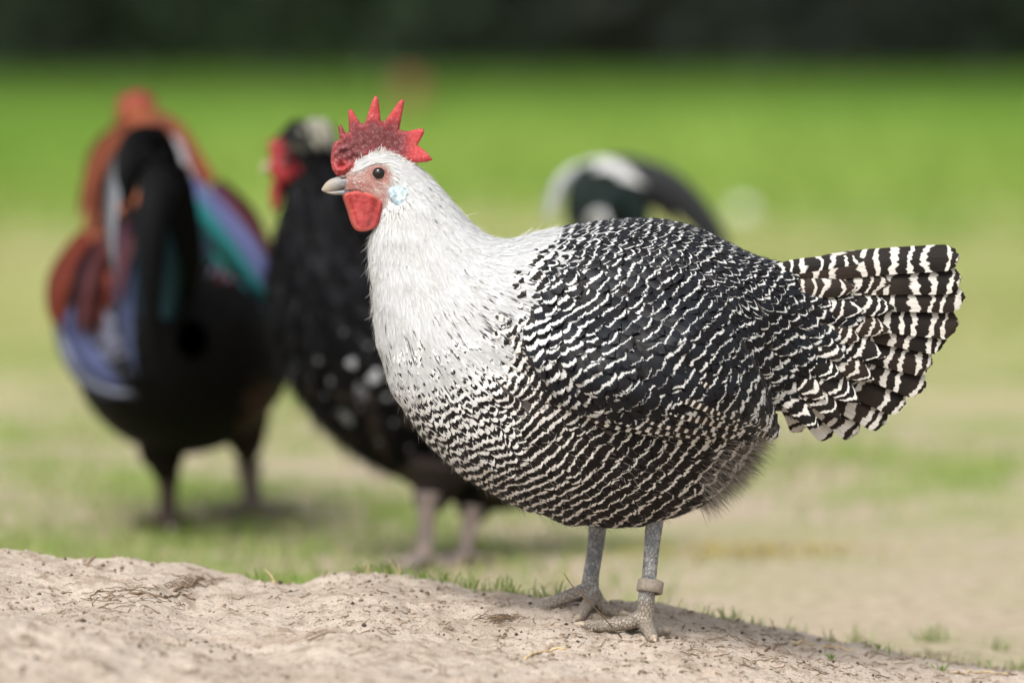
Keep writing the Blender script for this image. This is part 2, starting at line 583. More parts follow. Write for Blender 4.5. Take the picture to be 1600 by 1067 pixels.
def tube(pts, rad, n=14, cap=True, ridge=None):
    """pts (m,3), rad (m,) or (m,2). returns V, F lists"""
    pts = np.asarray(pts, float); rad = np.asarray(rad, float)
    if rad.ndim == 1: rad = np.stack([rad, rad], -1)
    T = unit(np.gradient(pts, axis=0))
    up = np.array([0.0, 1.0, 0.0]) if abs(T[0][1]) < 0.9 else np.array([1.0, 0, 0])
    V = []
    for i in range(len(pts)):
        a = up - T[i] * (up @ T[i]); a /= np.linalg.norm(a)
        b = np.cross(T[i], a); up = a
        th = np.linspace(0, 2 * math.pi, n, endpoint=False)
        V.append(pts[i] + np.outer(np.cos(th) * rad[i, 0], a) + np.outer(np.sin(th) * rad[i, 1], b))
    V = np.array(V).reshape(-1, 3)
    F = []
    for i in range(len(pts) - 1):
        for j in range(n):
            F.append((i * n + j, i * n + (j + 1) % n, (i + 1) * n + (j + 1) % n, (i + 1) * n + j))
    if cap:
        V = np.vstack([V, pts[0], pts[-1]])
        c0, c1 = len(V) - 2, len(V) - 1
        for j in range(n):
            F.append((c0, (j + 1) % n, j)); F.append((c1, (len(pts) - 1) * n + j, (len(pts) - 1) * n + (j + 1) % n))
    return V, F

def join(parts):
    V, F, o = [], [], 0
    for v, f in parts:
        V.append(np.asarray(v)); F += [tuple(int(i) + o for i in q) for q in f]; o += len(v)
    return np.vstack(V), F

def pyd(name, V, F, smooth=True):
    me = bpy.data.meshes.new(name)
    me.from_pydata([tuple(map(float, v)) for v in V], [], F)
    me.update()
    if smooth: me.polygons.foreach_set('use_smooth', np.ones(len(me.polygons), dtype=bool))
    return me

def curve_pts(ctrl, n):
    ctrl = np.asarray(ctrl, float)
    return cat(ctrl, None, np.linspace(0, len(ctrl) - 1, n))

# ================================================================== SETTING
def mound_h(x, y):
    """height of the sandy mound (m above the field)"""
    cx = np.array([-900, -200, 0, 60, 120, 200, 260, 330, 430, 480, 550, 600, 700, 820, 900, 1000, 1100, 1200, 1300, 1400, 1500, 1600, 1800, 2400])
    cy = np.array([860, 862, 868, 878, 888, 884, 887, 903, 909, 914, 905, 905, 920, 932, 940, 953, 967, 985, 1006, 1028, 1047, 1062, 1090, 1150])
    yc = 0.13
    px = 800 + x / (K * (D + yc))
    crest = HC - np.interp(px, cx, cy) * K * (D + yc)
    # smooth top, dropping behind
    back = smooth(0.0, 0.42, y - yc)
    z = crest * (1 - back) - 0.03 * back
    f = np.clip(yc - y, 0, 3)
    z = z - 0.010 * smooth(0.0, 0.5, f) - 0.06 * smooth(0.6, 2.4, f)
    # near lump at the lower left, out of focus
    lx = 800 + x / (K * (D - 0.38))
    z = z + 0.020 * smooth(520, 40, lx) * np.exp(-((y + 0.40) / 0.13) ** 2) * (0.8 + 0.5 * fbm(x * 14, y * 14, 3, 5))
    z = z + 0.006 * smooth(230, 60, 800 + x / (K * (D + 0.05))) * np.exp(-((y - 0.07) / 0.09) ** 2)
    amp = 1 - 0.8 * back
    z = z + amp * (0.0075 * fbm(x * 9, y * 9, 3, 21) + 0.0034 * fbm(x * 38, y * 38, 3, 22) + 0.0030 * fbm(x * 150, y * 150, 4, 23, 0.65))
    dimp = fbm(x * 22 + 3, y * 22, 2, 31)
    z = z - amp * 0.004 * smooth(0.25, 0.7, dimp)
    return z

def field_h(x, y):
    return 0.006 * fbm(x * 3, y * 3, 2, 41) + 0.03 * fbm(x * 0.35, y * 0.35, 2, 42) * smooth(1.8, 5, y)

def mat_soil():
    t = NT('dry_sandy_soil')
    p = t.wpos()
    n1 = t.noise(p, 9.0, 5.0, 0.6)
    n2 = t.noise(p, 55.0, 5.0, 0.65)
    n3 = t.noise(p, 420.0, 4.0, 0.7)
    c = t.mix(t.ramp(n1, 0.35, 0.65), (0.43, 0.36, 0.295), (0.56, 0.48, 0.405))
    c = t.mix(t.ramp(n1, 0.54, 0.68, 0, 0.55), c, (0.33, 0.24, 0.175))
    c = t.mix(t.ramp(n2, 0.50, 0.68, 0, 0.75), c, (0.24, 0.18, 0.125))
    c = t.mix(t.ramp(n2, 0.42, 0.25, 0, 0.55), c, (0.60, 0.50, 0.42))
    c = t.mix(t.ramp(n3, 0.56, 0.68, 0, 0.8), c, (0.17, 0.13, 0.09))
    c = t.mix(t.ramp(n3, 0.42, 0.32, 0, 0.5), c, (0.62, 0.54, 0.46))
    v = t.voro(p, 230.0)
    speck = t.math('MULTIPLY', t.math('LESS_THAN', v, 0.17), t.ramp(t.noise(p, 14.0, 2.0), 0.45, 0.62))
    c = t.mix(t.math('MULTIPLY', speck, 0.85), c, (0.08, 0.06, 0.045))
    n4 = t.noise(p, 1300.0, 2.0, 0.6)
    c = t.mix(t.ramp(n4, 0.55, 0.7, 0, 0.6), c, (0.20, 0.155, 0.115))
    t.base(c)
    t.p(Roughness=0.95)
    t.set(t.b, 'Specular IOR Level', 0.15)
    h = t.math('ADD', t.math('MULTIPLY', n2, 0.7), t.math('MULTIPLY', n3, 0.35))
    t.bump(h, 0.9, 0.004)
    return t.m
M_soil = mat_soil()

def mat_field():
    t = NT('pasture_ground')
    p = t.wpos()
    s = t.sep(p)
    n1 = t.noise(p, 1.6, 4.0, 0.6)
    n2 = t.noise(p, 7.0, 4.0, 0.6)
    n3 = t.noise(p, 60.0, 3.0, 0.6)
    soil = t.mix(t.ramp(n3, 0.35, 0.65), (0.34, 0.28, 0.20), (0.46, 0.385, 0.29))
    grass = t.mix(t.ramp(n2, 0.3, 0.7), (0.17, 0.24, 0.05), (0.27, 0.32, 0.10))
    lush = t.mix(t.ramp(n2, 0.3, 0.7), (0.17, 0.32, 0.035), (0.26, 0.39, 0.06))
    bare = t.math('MULTIPLY', t.math('MULTIPLY', t.ramp(s[1], 2.4, 1.0), t.ramp(s[0], 0.0, 0.25)), t.ramp(n2, 0.66, 0.46))
    near = t.mix(t.ramp(t.math('ADD', t.math('MULTIPLY', n1, 0.6), t.math('MULTIPLY', n2, 0.5)), 0.47, 0.60), grass, soil)
    near = t.mix(t.math('MULTIPLY', bare, 0.85), near, soil)
    mid = t.mix(t.ramp(n1, 0.3, 0.75), (0.27, 0.31, 0.095), (0.37, 0.35, 0.16))
    n0 = t.noise(t.vmul(p, (1.0, 0.55, 1.0)), 1.1, 3.0)
    mid = t.mix(t.ramp(n0, 0.52, 0.64, 0, 0.75), mid, (0.20, 0.30, 0.07))
    mid = t.mix(t.ramp(n0, 0.44, 0.34, 0, 0.7), mid, (0.44, 0.36, 0.23))
    dy = t.math('ADD', s[1], t.math('MULTIPLY', t.math('SUBTRACT', n1, 0.5), 5.0))
    c = t.mix(t.ramp(dy, 2.2, 5.5), near, mid)
    c = t.mix(t.ramp(dy, 9.5, 16.0), c, lush)
    t.base(c)
    t.p(Roughness=0.95)
    t.set(t.b, 'Specular IOR Level', 0.1)
    t.bump(n3, 0.8, 0.01)
    return t.m
M_field = mat_field()

# field: one sheet out to the horizon
ys = np.concatenate([[-400, -150, -60, -25, -12, -8], np.arange(-6, 6, 0.12), np.geomspace(6, 900, 90)])
xs = np.concatenate([-np.geomspace(900, 3, 50), np.arange(-2.9, 2.95, 0.12), np.geomspace(3, 900, 50)])
YG, XG = np.meshgrid(ys, xs, indexing='ij')
ZG = field_h(XG, YG)
V = np.stack([XG, YG, ZG], -1).reshape(-1, 3)
ii = np.arange(V.shape[0]).reshape(YG.shape)
F = np.stack([ii[:-1, :-1], ii[:-1, 1:], ii[1:, 1:], ii[1:, :-1]], -1).reshape(-1, 4)
link('field', mesh_np('field', V, F), M_field, kind='structure')

# mound: fine where the lens sees it
ys = np.concatenate([np.arange(-2.3, -0.62, 0.03), np.arange(-0.62, 0.30, 0.0022), np.arange(0.30, 0.56, 0.012)])
xs = np.concatenate([-np.geomspace(2.2, 0.46, 40), np.arange(-0.455, 0.455, 0.0022), np.geomspace(0.46, 2.2, 40)])
YG, XG = np.meshgrid(ys, xs, indexing='ij')
ZG = mound_h(XG, YG)
edge = smooth(1.2, 2.2, np.abs(XG)) + smooth(-1.6, -2.3, YG)
ZG = ZG * (1 - np.clip(edge, 0, 1)) - 0.05 * np.clip(edge, 0, 1)
V = np.stack([XG, YG, ZG], -1).reshape(-1, 3)
ii = np.arange(V.shape[0]).reshape(YG.shape)
F = np.stack([ii[:-1, :-1], ii[:-1, 1:], ii[1:, 1:], ii[1:, :-1]], -1).reshape(-1, 4)
link('earth_mound', mesh_np('earth_mound', V, F), M_soil, kind='structure')

def ground_z(x, y):
    x = np.asarray(x, float); y = np.asarray(y, float)
    return np.maximum(np.where((y < 0.55) & (y > -2), mound_h(x, y), -1), field_h(x, y))

def on_ground(px, y):
    """x for pixel column at depth y, and ground height"""
    x = (px - 800) * K * (D + y)
    return x, float(ground_z(x, y))

def ground_at(px, py, y0=-0.7, y1=0.4):
    """walk a sight line to the mound surface"""
    for y in np.arange(y0, y1, 0.004):
        x = (px - 800) * K * (D + y); z = HC - py * K * (D + y)
        if z <= float(ground_z(x, y)): return np.array([x, y, float(ground_z(x, y))])
    return np.array([(px - 800) * K * D, y1, float(ground_z((px - 800) * K * (D + y1), y1))])

# --- soil crumbs
def crumbs(n, seed):
    r = np.random.default_rng(seed)
    X = r.uniform(-0.5, 0.5, n); Y = r.uniform(-0.55, 0.22, n)
    cl = fbm(X * 12, Y * 12, 3, 77) + 0.25 * r.random(n)
    k = cl > -0.05
    X, Y = X[k], Y[k]
    Z = mound_h(X, Y)
    ico_v = np.array([(0, 0, 1), (0.9, 0, 0.1), (0.3, 0.85, -0.1), (-0.7, 0.5, 0.1), (-0.75, -0.5, -0.1), (0.3, -0.85, 0.1), (0, 0, -1)], float)
    ico_f = np.array([(0, 1, 2), (0, 2, 3), (0, 3, 4), (0, 4, 5), (0, 5, 1), (6, 2, 1), (6, 3, 2), (6, 4, 3), (6, 5, 4), (6, 1, 5)])
    N = len(X)
    sz = 0.0004 + 0.0020 * r.random(N) ** 5
    V = ico_v[None] * (1 + 0.6 * (r.random((N, 7, 3)) - 0.5)) * sz[:, None, None]
    V[..., 2] *= 0.7
    V += np.stack([X, Y, Z + sz * 0.25], -1)[:, None]
    F = (ico_f[None] + (np.arange(N) * 7)[:, None, None]).reshape(-1, 3)
    return V.reshape(-1, 3), F, np.repeat(r.random(N), 7)
V, F, rr = crumbs(22000, 3)
cc = np.where(rr[:, None] < 0.5, np.array([0.42, 0.33, 0.25]), np.where(rr[:, None] < 0.85, np.array([0.27, 0.2, 0.14]), np.array([0.08, 0.06, 0.045])))
M_crumb = vcol_mat('soil_crumb', 0.95, 0.2, 800)
link('soil_crumbs', mesh_np('soil_crumbs', V, F, {'col': cc}, smooth=False), M_crumb, kind='stuff')

# --- grass
def mat_grass():
    t = NT('grass_blade')
    c = t.attr('col', 'Color')
    t.base(c)
    t.p(Roughness=0.55)
    t.set(t.b, 'Specular IOR Level', 0.3)
    tr = t.n.new('ShaderNodeBsdfTranslucent')
    t.l.new(c, tr.inputs[0])
    mx = t.n.new('ShaderNodeMixShader'); mx.inputs[0].default_value = 0.35
    t.l.new(t.b.outputs[0], mx.inputs[1]); t.l.new(tr.outputs[0], mx.inputs[2])
    t.l.new(mx.outputs[0], t.out.inputs[0])
    return t.m
M_grass = mat_grass()

def blades(X, Y, Z, H, Wd, col, seed, lean=0.5):
    r = np.random.default_rng(seed)
    N = len(X)
    a = r.uniform(0, 2 * math.pi, N); b = r.uniform(0, 2 * math.pi, N)
    wv = np.stack([np.cos(a), np.sin(a), np.zeros(N)], -1) * (Wd / 2)[:, None]
    ln = np.stack([np.cos(b), np.sin(b), np.zeros(N)], -1) * (H * r.uniform(0.1, 1, N) * lean)[:, None]
    R = np.stack([X, Y, Z - 0.002], -1)
    up = np.array([0, 0, 1.0])
    m = R + up * (H * 0.55)[:, None] + ln * 0.35
    tp = R + up * (H * (1 - 0.25 * lean))[:, None] + ln
    V = np.stack([R - wv, R + wv, m + wv * 0.8, m - wv * 0.8, tp + wv * 0.1, tp - wv * 0.1], 1)
    o = (np.arange(N) * 6)[:, None, None]
    F = (np.array([(0, 1, 2, 3), (3, 2, 4, 5)])[None] + o).reshape(-1, 4)
    return V.reshape(-1, 3), F, np.repeat(col, 6, axis=0)

def build_grass(name, v):
    link(name, mesh_np(name, v[0], v[1], {'col': v[2]}), M_grass, kind='stuff')
r = np.random.default_rng(5)
# short turf in the pasture, clumped
n = 70000
Yt = 0.45 + 9.5 * r.random(n) ** 1.25
Xt = (r.random(n) - 0.5) * 2 * 0.13 * (D + Yt)
pn = fbm(Xt * 2.6, Yt * 1.3, 4, 91)
far = smooth(2, 8, Yt)
pale = r.random(n)
kk = (pn + 0.9 * (r.random(n) - 0.5) > 0.16 - 0.45 * far + 0.34 * smooth(2.4, 1.0, Yt) * smooth(0.0, 0.25, Xt))
Xt, Yt, far, pale, pn = Xt[kk], Yt[kk], far[kk], pale[kk], pn[kk]
g1, g2, g3 = np.array([0.18, 0.30, 0.045]), np.array([0.31, 0.37, 0.11]), np.array([0.55, 0.47, 0.26])
col = g1 + (g2 - g1) * r.random((len(Xt), 1))
col = np.where(pale[:, None] < 0.22, g3 * (0.7 + 0.5 * r.random((len(Xt), 1))), col)
Hh = r.uniform(0.008, 0.030, len(Xt)) * (1 + 0.3 * far)
v1 = blades(Xt, Yt, field_h(Xt, Yt), Hh, r.uniform(0.0012, 0.0025, len(Xt)), col, 6, 0.9)
# lush far grass
n = 85000
Yt = 8 + 22.5 * r.random(n) ** 0.9
Xt = (r.random(n) - 0.5) * 2 * 0.20 * (D + Yt)
kk = r.random(n) < smooth(7, 12, Yt + 3 * fbm(Xt * 0.7, Yt * 0.7, 2, 14))
Xt, Yt = Xt[kk], Yt[kk]
gA, gB = np.array([0.165, 0.315, 0.042]), np.array([0.31, 0.43, 0.09])
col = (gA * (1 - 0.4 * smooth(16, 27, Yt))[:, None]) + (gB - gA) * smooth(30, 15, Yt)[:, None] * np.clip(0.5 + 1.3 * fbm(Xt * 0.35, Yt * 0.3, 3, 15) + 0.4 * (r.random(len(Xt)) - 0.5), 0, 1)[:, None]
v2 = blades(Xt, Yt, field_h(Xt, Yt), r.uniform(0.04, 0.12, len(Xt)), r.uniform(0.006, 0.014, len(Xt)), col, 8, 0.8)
# tufts on and behind the mound, seen nearly sharp
TX, TY, TC = [], [], []
def tuft(px, y, n, spread, hue=0.5):
    x, z = on_ground(px, y)
    TX.extend(r.normal(x, spread, n)); TY.extend(r.normal(y, spread * 0.8, n)); TC.extend([hue] * n)
for px in range(555, 905, 3):
    if r.random() < 0.85: tuft(px + r.uniform(-3, 3), r.uniform(0.14, 0.27), int(r.integers(5, 22)), r.uniform(0.002, 0.007), r.uniform(0.3, 1.1))
for px in range(240, 560, 6):
    if r.random() < 0.6: tuft(px + r.uniform(-5, 5), r.uniform(0.18, 0.30), int(r.integers(3, 12)), 0.006, r.uniform(0.2, 0.8))
for px in range(1030, 1620, 5):
    if r.random() < 0.6: tuft(px + r.uniform(-4, 4), r.uniform(0.14, 0.34), int(r.integers(3, 13)), r.uniform(0.002, 0.008), r.uniform(0.1, 0.8))
for px, y, nn in ((1135, .22, 30), (1100, .3, 30), (1455, .5, 60), (1470, .22, 18), (1340, .5, 30), (1240, .5, 40), (1560, .45, 40), (1590, .20, 16)): tuft(px, y, nn, 0.007, 0.9)
TX, TY, TC = np.array(TX), np.array(TY), np.array(TC)
col = np.array([0.13, 0.24, 0.03]) + (np.array([0.23, 0.33, 0.07]) - np.array([0.13, 0.24, 0.03])) * r.random((len(TX), 1))
dry = r.random(len(TX)) < 0.16
col[dry] = (0.45, 0.37, 0.2)
hh = (0.005 + 0.021 * r.random(len(TX)) ** 1.5) * (0.6 + 0.5 * TC)
v3 = blades(TX, TY, ground_z(TX, TY), hh, r.uniform(0.0006, 0.0012, len(TX)), col, 9, 1.3)
n = 420
X = r.normal((1165 - 800) * K * (D + 1.25), 0.06, n); Y = r.normal(1.25, 0.05, n)
v4 = blades(X, Y, field_h(X, Y), r.uniform(0.008, 0.02, n), np.full(n, 0.0018), np.array([0.46, 0.37, 0.13]) * r.uniform(0.7, 1.2, (n, 1)), 19, 1.6)
build_grass('dry_grass', v4)
build_grass('turf', v1); build_grass('tall_grass', v2); build_grass('grass', v3)

# --- dark wood far behind
def mat_leaf():
    t = NT('wood_foliage')
    t.base(t.attr('col', 'Color'))
    t.p(Roughness=0.7)
    t.set(t.b, 'Specular IOR Level', 0.2)
    return t.m
M_leaf = mat_leaf()
n = 42000
X = r.uniform(-17, 17, n); Z = r.random(n) ** 1.1 * 8.0
Y = 31.5 + 5 * r.random(n) ** 1.5 + 1.2 * fbm(X * 0.5, Z * 0.6, 3, 51) - np.where(Z > 1.4, 1.6 * smooth(1.4, 3, Z), 0)  # unseen upper leaves pushed forward as a canopy to shade the low wood
sz = r.uniform(0.07, 0.17, n)
d1 = unit(r.normal(size=(n, 3))); d2 = unit(np.cross(d1, r.normal(size=(n, 3))))
C = np.stack([X, Y, Z], -1)
V = np.stack([C - d1 * sz[:, None], C + d2 * sz[:, None] * 0.5, C + d1 * sz[:, None], C - d2 * sz[:, None] * 0.5], 1).reshape(-1, 3)
F = np.arange(4 * n).reshape(-1, 4)
gm = smooth(-0.2, 0.6, fbm(X * 0.6 + 4, Z * 0.2, 2, 61) - 0.05 * X)
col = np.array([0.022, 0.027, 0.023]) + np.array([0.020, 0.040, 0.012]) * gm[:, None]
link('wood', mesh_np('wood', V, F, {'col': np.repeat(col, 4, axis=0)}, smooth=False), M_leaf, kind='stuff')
n = 16000
X = r.uniform(-12, 12, n); Y = r.uniform(28.5, 31.5, n)
v = blades(X, Y, field_h(X, Y), r.uniform(0.03, 0.10, n) * (0.6 + 0.8 * np.clip(0.5 + fbm(X * 0.8, Y, 2, 55), 0, 1)), r.uniform(0.02, 0.05, n), np.array([0.045, 0.095, 0.018]) * r.uniform(0.4, 1.5, (n, 1)), 12, 0.8)
build_grass('undergrowth', v)
# trunks, then an added dark backing standing in for the wood's shaded depth
parts = []
for i in range(16):
    x = -16 + 2.1 * i + r.uniform(-.5, .5)
    z = np.linspace(-0.2, 7.5, 9)
    pts = np.stack([x + 0.15 * np.sin(z + i), np.full(9, 37.4) + r.uniform(-.3, .3), z], -1)
    parts.append(tube(pts, 0.26 * (1 - z / 11)))
V, F = join(parts)
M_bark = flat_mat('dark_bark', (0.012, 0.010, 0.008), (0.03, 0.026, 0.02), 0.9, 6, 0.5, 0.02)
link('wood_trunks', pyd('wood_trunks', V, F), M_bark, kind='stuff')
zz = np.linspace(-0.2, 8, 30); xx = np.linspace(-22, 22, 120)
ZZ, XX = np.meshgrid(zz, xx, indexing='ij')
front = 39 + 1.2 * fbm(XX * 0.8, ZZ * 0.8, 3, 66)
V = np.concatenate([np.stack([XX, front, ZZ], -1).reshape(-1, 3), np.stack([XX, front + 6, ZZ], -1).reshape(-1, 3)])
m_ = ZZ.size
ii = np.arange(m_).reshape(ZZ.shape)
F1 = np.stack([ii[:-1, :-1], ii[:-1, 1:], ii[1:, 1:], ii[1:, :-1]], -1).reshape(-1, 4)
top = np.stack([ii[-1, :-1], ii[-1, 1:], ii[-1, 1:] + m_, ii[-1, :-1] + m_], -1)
M_deep = flat_mat('dark_backing', (0.008, 0.012, 0.008), (0.02, 0.03, 0.016), 0.95, 3, 0.8, 0.1)
link('wood_backing', mesh_np('wood_backing', V, np.vstack([F1, F1[:, ::-1] + m_, top])), M_deep, kind='stuff')

# ================================================================== MAIN HEN
FOOT = W(985, 968, -0.01)
FOOT[2] = mound_h(FOOT[0], FOOT[1])
hen = thing('hen', FOOT, 'white necked hen with black and white barred body standing on the sandy mound', 'hen')

rows = [  # topx, topy, botx, boty, depth, halfwidth(px)
    (536, 281, 536, 287, 0, 3), (541, 268, 541, 300, 0, 11), (556, 252, 560, 311, 0, 20), (582, 238, 578, 324, 0, 28),
    (612, 239, 590, 338, 0, 31), (640, 253, 590, 352, 0, 33), (664, 271, 580, 372, 0, 37), (694, 302, 577, 402, 0, 47),
    (724, 337, 581, 447, 0, 60), (757, 366, 587, 500, 0, 78), (795, 376, 598, 560, 0, 100), (840, 364, 626, 632, 0, 128),
    (890, 355, 678, 700, 0, 152), (945, 348, 748, 756, 0, 170), (1000, 344, 828, 798, 0, 178), (1050, 349, 912, 818, 0, 180),
    (1095, 361, 990, 818, 0, 173), (1132, 379, 1066, 798, 0, 158), (1162, 394, 1128, 763, 0, 133), (1190, 405, 1174, 708, 0, 104),
    (1220, 413, 1200, 645, 0, 72), (1250, 414, 1244, 640, 0, 50), (1285, 412, 1272, 632, 0, 42), (1320, 411, 1304, 616, 0, 36), (1350, 414, 1338, 594, 0, 28), (1372, 430, 1366, 560, 0, 12)]
body = Loft(rows, 170, 90)
Vb = body.V.copy()
px, py = PX(Vb)
pn1 = fbm(px / 22, py / 22, 3, 3) * 0.0016
Vb[:, 1] += np.sign(Vb[:, 1]) * pn1 * smooth(0, 0.02, np.abs(Vb[:, 1]))
ax_ = Vb.reshape(body.nt, body.na, 3).mean(1, keepdims=True)
rad_ = (Vb.reshape(body.nt, body.na, 3) - ax_)
clump = (0.0026 * fbm(px / 34 + 9, py / 34, 2, 401) + 0.0010 * fbm(px / 13, py / 13, 2, 402)) * smooth(380, 470, py) * smooth(1260, 1180, px)
Vb = (ax_ + rad_ + unit(rad_) * clump.reshape(body.nt, body.na)[..., None]).reshape(-1, 3)
body.V = Vb
FACE = [(530, 268), (556, 270), (568, 264), (580, 257), (592, 255), (606, 261), (613, 274), (611, 288), (604, 298), (606, 312), (600, 324), (580, 326), (556, 310), (530, 302)]
sdf = poly_sd(FACE, px, py)
facem = smooth(-6, 6, sdf)[:, None]
pinkn = (0.5 + 0.5 * fbm(px / 9, py / 9, 3, 8))[:, None]
pink = np.array([0.46, 0.20, 0.17]) * pinkn + np.array([0.62, 0.40, 0.36]) * (1 - pinkn)
redd = smooth(16, 4, np.hypot((px - 592) * 0.8, py - 272))[:, None] * 0.35 + smooth(30, 0, np.hypot(px - 562, (py - 296) * 1.4))[:, None] * 0.45
pink = pink * (1 - redd) + np.array([0.60, 0.16, 0.14]) * redd
whitem = smooth(40, -10, (py - 545) * 0.75 + (px - 700) * 0.66)[:, None]
basec = np.array([0.10, 0.085, 0.08]) * (1 - whitem) + np.array([0.62, 0.61, 0.60]) * whitem
colb = basec * (1 - facem) + pink * facem
M_skin = vcol_mat('hen_skin', 0.6, 0.35, 1100, 1.0, 0.3, 0.15, 1500, 0.0014)
link('body', mesh_np('body', body.V, body.F, {'col': colb}), M_skin, hen)
bvh_body = body.bvh()

FB = Field([(580, 420, .1, 1, 14), (600, 500, .1, 1, 13), (600, 560, .15, 1, 12), (650, 620, .2, 1, 13), (640, 560, .2, 1, 13), (700, 570, .5, .9, 14),
            (730, 630, .5, .85, 14), (793, 593, 1, .15, 14), (790, 530, 1, .1, 14), (835, 600, .9, .4, 13), (840, 660, .8, .6, 13), (700, 720, .35, .9, 13), (780, 720, .45, .9, 12), (650, 680, .3, 1, 13),
            (850, 680, .6, .8, 14), (820, 770, .3, .95, 11), (930, 710, .7, .7, 15), (1000, 800, .35, .94, 12), (900, 800, .3, .95, 11),
            (1070, 780, .5, .87, 13), (1107, 710, .8, .57, 14), (1050, 700, .75, .65, 14), (980, 740, .6, .75, 14), (1180, 720, .7, .7, 12),
            (830, 400, .9, .4, 13), (880, 360, 1, .1, 11), (900, 390, .95, .3, 11), (1000, 355, 1, .2, 11), (1000, 400, .9, .45, 12), (1080, 400, .8, .6, 12),
            (1130, 430, .5, .86, 13), (1170, 480, .3, .95, 13), (1233, 534, .0, 1, 14), (1200, 600, .3, .95, 14), (1180, 540, .2, 1, 14), (1170, 400, .8, .6, 13),
            (1220, 450, .6, .8, 14), (1300, 480, .9, .4, 15), (1300, 560, .7, .75, 17), (1290, 600, .6, .8, 15), (1350, 480, .95, .3, 17), (1350, 560, .85, .5, 17), (1060, 600, .6, .8, 14), (950, 550, .5, .8, 14)], 1.22)
FW = Field([(830, 480, .4, .85, 14), (860, 450, .5, .85, 14), (900, 520, .5, .85, 13), (960, 480, .55, .83, 14), (1000, 560, .5, .85, 14), (950, 600, .42, .9, 18),
            (1020, 620, .48, .85, 20), (1100, 560, .75, .6, 16), (1140, 600, .95, .35, 17), (1180, 640, .95, .3, 16), (1060, 500, .6, .8, 14),
            (900, 640, .35, .93, 17), (1100, 480, .7, .7, 14), (1100, 660, .7, .6, 15), (1000, 420, .8, .55, 12), (930, 410, .8, .5, 12), (1060, 440, .75, .65, 12),
            (1150, 540, .7, .7, 14), (1000, 670, .5, .8, 19)], 1.30)
BF = idw([(560, 400, 0), (590, 500, 0), (590, 535, .08), (600, 560, .30), (605, 600, .44), (640, 570, .32), (650, 610, .46), (630, 640, .50), (670, 600, .44), (640, 530, .04), (700, 556, .24), (700, 520, .03), (700, 590, .44), (710, 630, .52), (760, 575, .40), (740, 540, .15), (750, 555, .25),
          (800, 545, .55), (640, 660, .52), (690, 690, .54), (740, 660, .50), (740, 720, .55), (800, 640, .56), (840, 700, .60), (800, 760, .60), (850, 600, .6), (850, 450, .62), (840, 390, .45),
          (870, 370, .62), (900, 400, .70), (1000, 360, .70), (1000, 500, .74), (1100, 420, .74), (1200, 480, .72), (1250, 560, .68), (950, 720, .68), (1100, 720, .66), (1000, 800, .66),
          (900, 800, .62), (1180, 720, .6), (1300, 500, .66), (1260, 640, .5), (1000, 620, .76), (1120, 600, .76), (1100, 655, .62), (1170, 665, .62)], GX, GY, 4.0, 8.0)[..., 0]

WING = [(815, 520), (826, 470), (850, 430), (890, 405), (950, 398), (1010, 405), (1070, 428), (1118, 472), (1156, 530), (1190, 592), (1210, 648),
        (1208, 676), (1160, 684), (1100, 684), (1040, 680), (980, 668), (930, 655), (888, 636), (852, 600), (828, 562)]
def pack(P, F, fu, fv, ph, bf, rn):
    N = P.shape[0]
    e = lambda a: np.broadcast_to(a.reshape(N, 1, 1) if a.ndim == 1 else a, fu.shape).reshape(-1)
    return P.reshape(-1, 3), F, {'fu': fu.reshape(-1), 'fv': fv.reshape(-1), 'ph': e(ph), 'bf': e(bf), 'rn': e(rn)}

def barred(name, bvh, roots, field, length, hw, scallop, mat, parent, flow=None, bfscale=1.0, seed=0, phj=0.10, nv=8, nu=7, camber=0.22, lift=(0.0004, 0.0024), shape='round', split=None, flowmix=0.25):
    r = np.random.default_rng(seed)
    fl = flow
    def dirfn(q, nn):
        d = field.dir3(q)
        if fl is not None:
            tang = d - (d * nn).sum(-1, keepdims=True) * nn
            wt = np.clip(np.linalg.norm(tang, axis=-1, keepdims=True), 0, 1)
            d = tang + fl * (flowmix + 0.6 * (1 - wt))
        return unit(d + r.normal(0, 0.05, d.shape))
    SP, NR = march(bvh, roots, dirfn, length, nv)
    P, F, fu, fv = feather_grid(SP, NR, hw, nu, camber, shape, lift[0], lift[1], 0.03, seed)
    ph = field.at(P) + (scallop * r.uniform(0.4, 1.5, len(P)))[:, None, None] * fu ** 2 + r.normal(0, phj, len(P))[:, None, None] + r.normal(0, 0.10, len(P))[:, None, None] * fu
    pxm, pym = PX(P)
    bf = bil(BF, pxm, pym) * bfscale
    bf = np.where(bf > 0.5, bf * 1.06 + 0.10 * smooth(0.5, 0.64, bf) + r.normal(0, 0.045, len(P))[:, None, None], bf)
    rn = r.random(len(P))
    if split is None:
        V, F, at = pack(P, F, fu, fv, ph, bf, rn)
        return link(name, mesh_np(name, V, F, at), mat, parent, kind='stuff')
    npf = nv * nu
    F0 = F[:(nv - 1) * (nu - 1)]
    for i in range(len(P)):
        V, _, at = pack(P[i:i + 1], F0, fu[i:i + 1], fv[i:i + 1], ph[i:i + 1], bf[i:i + 1], rn[i:i + 1])
        link(name, mesh_np(name, V, F0, at), mat, parent)

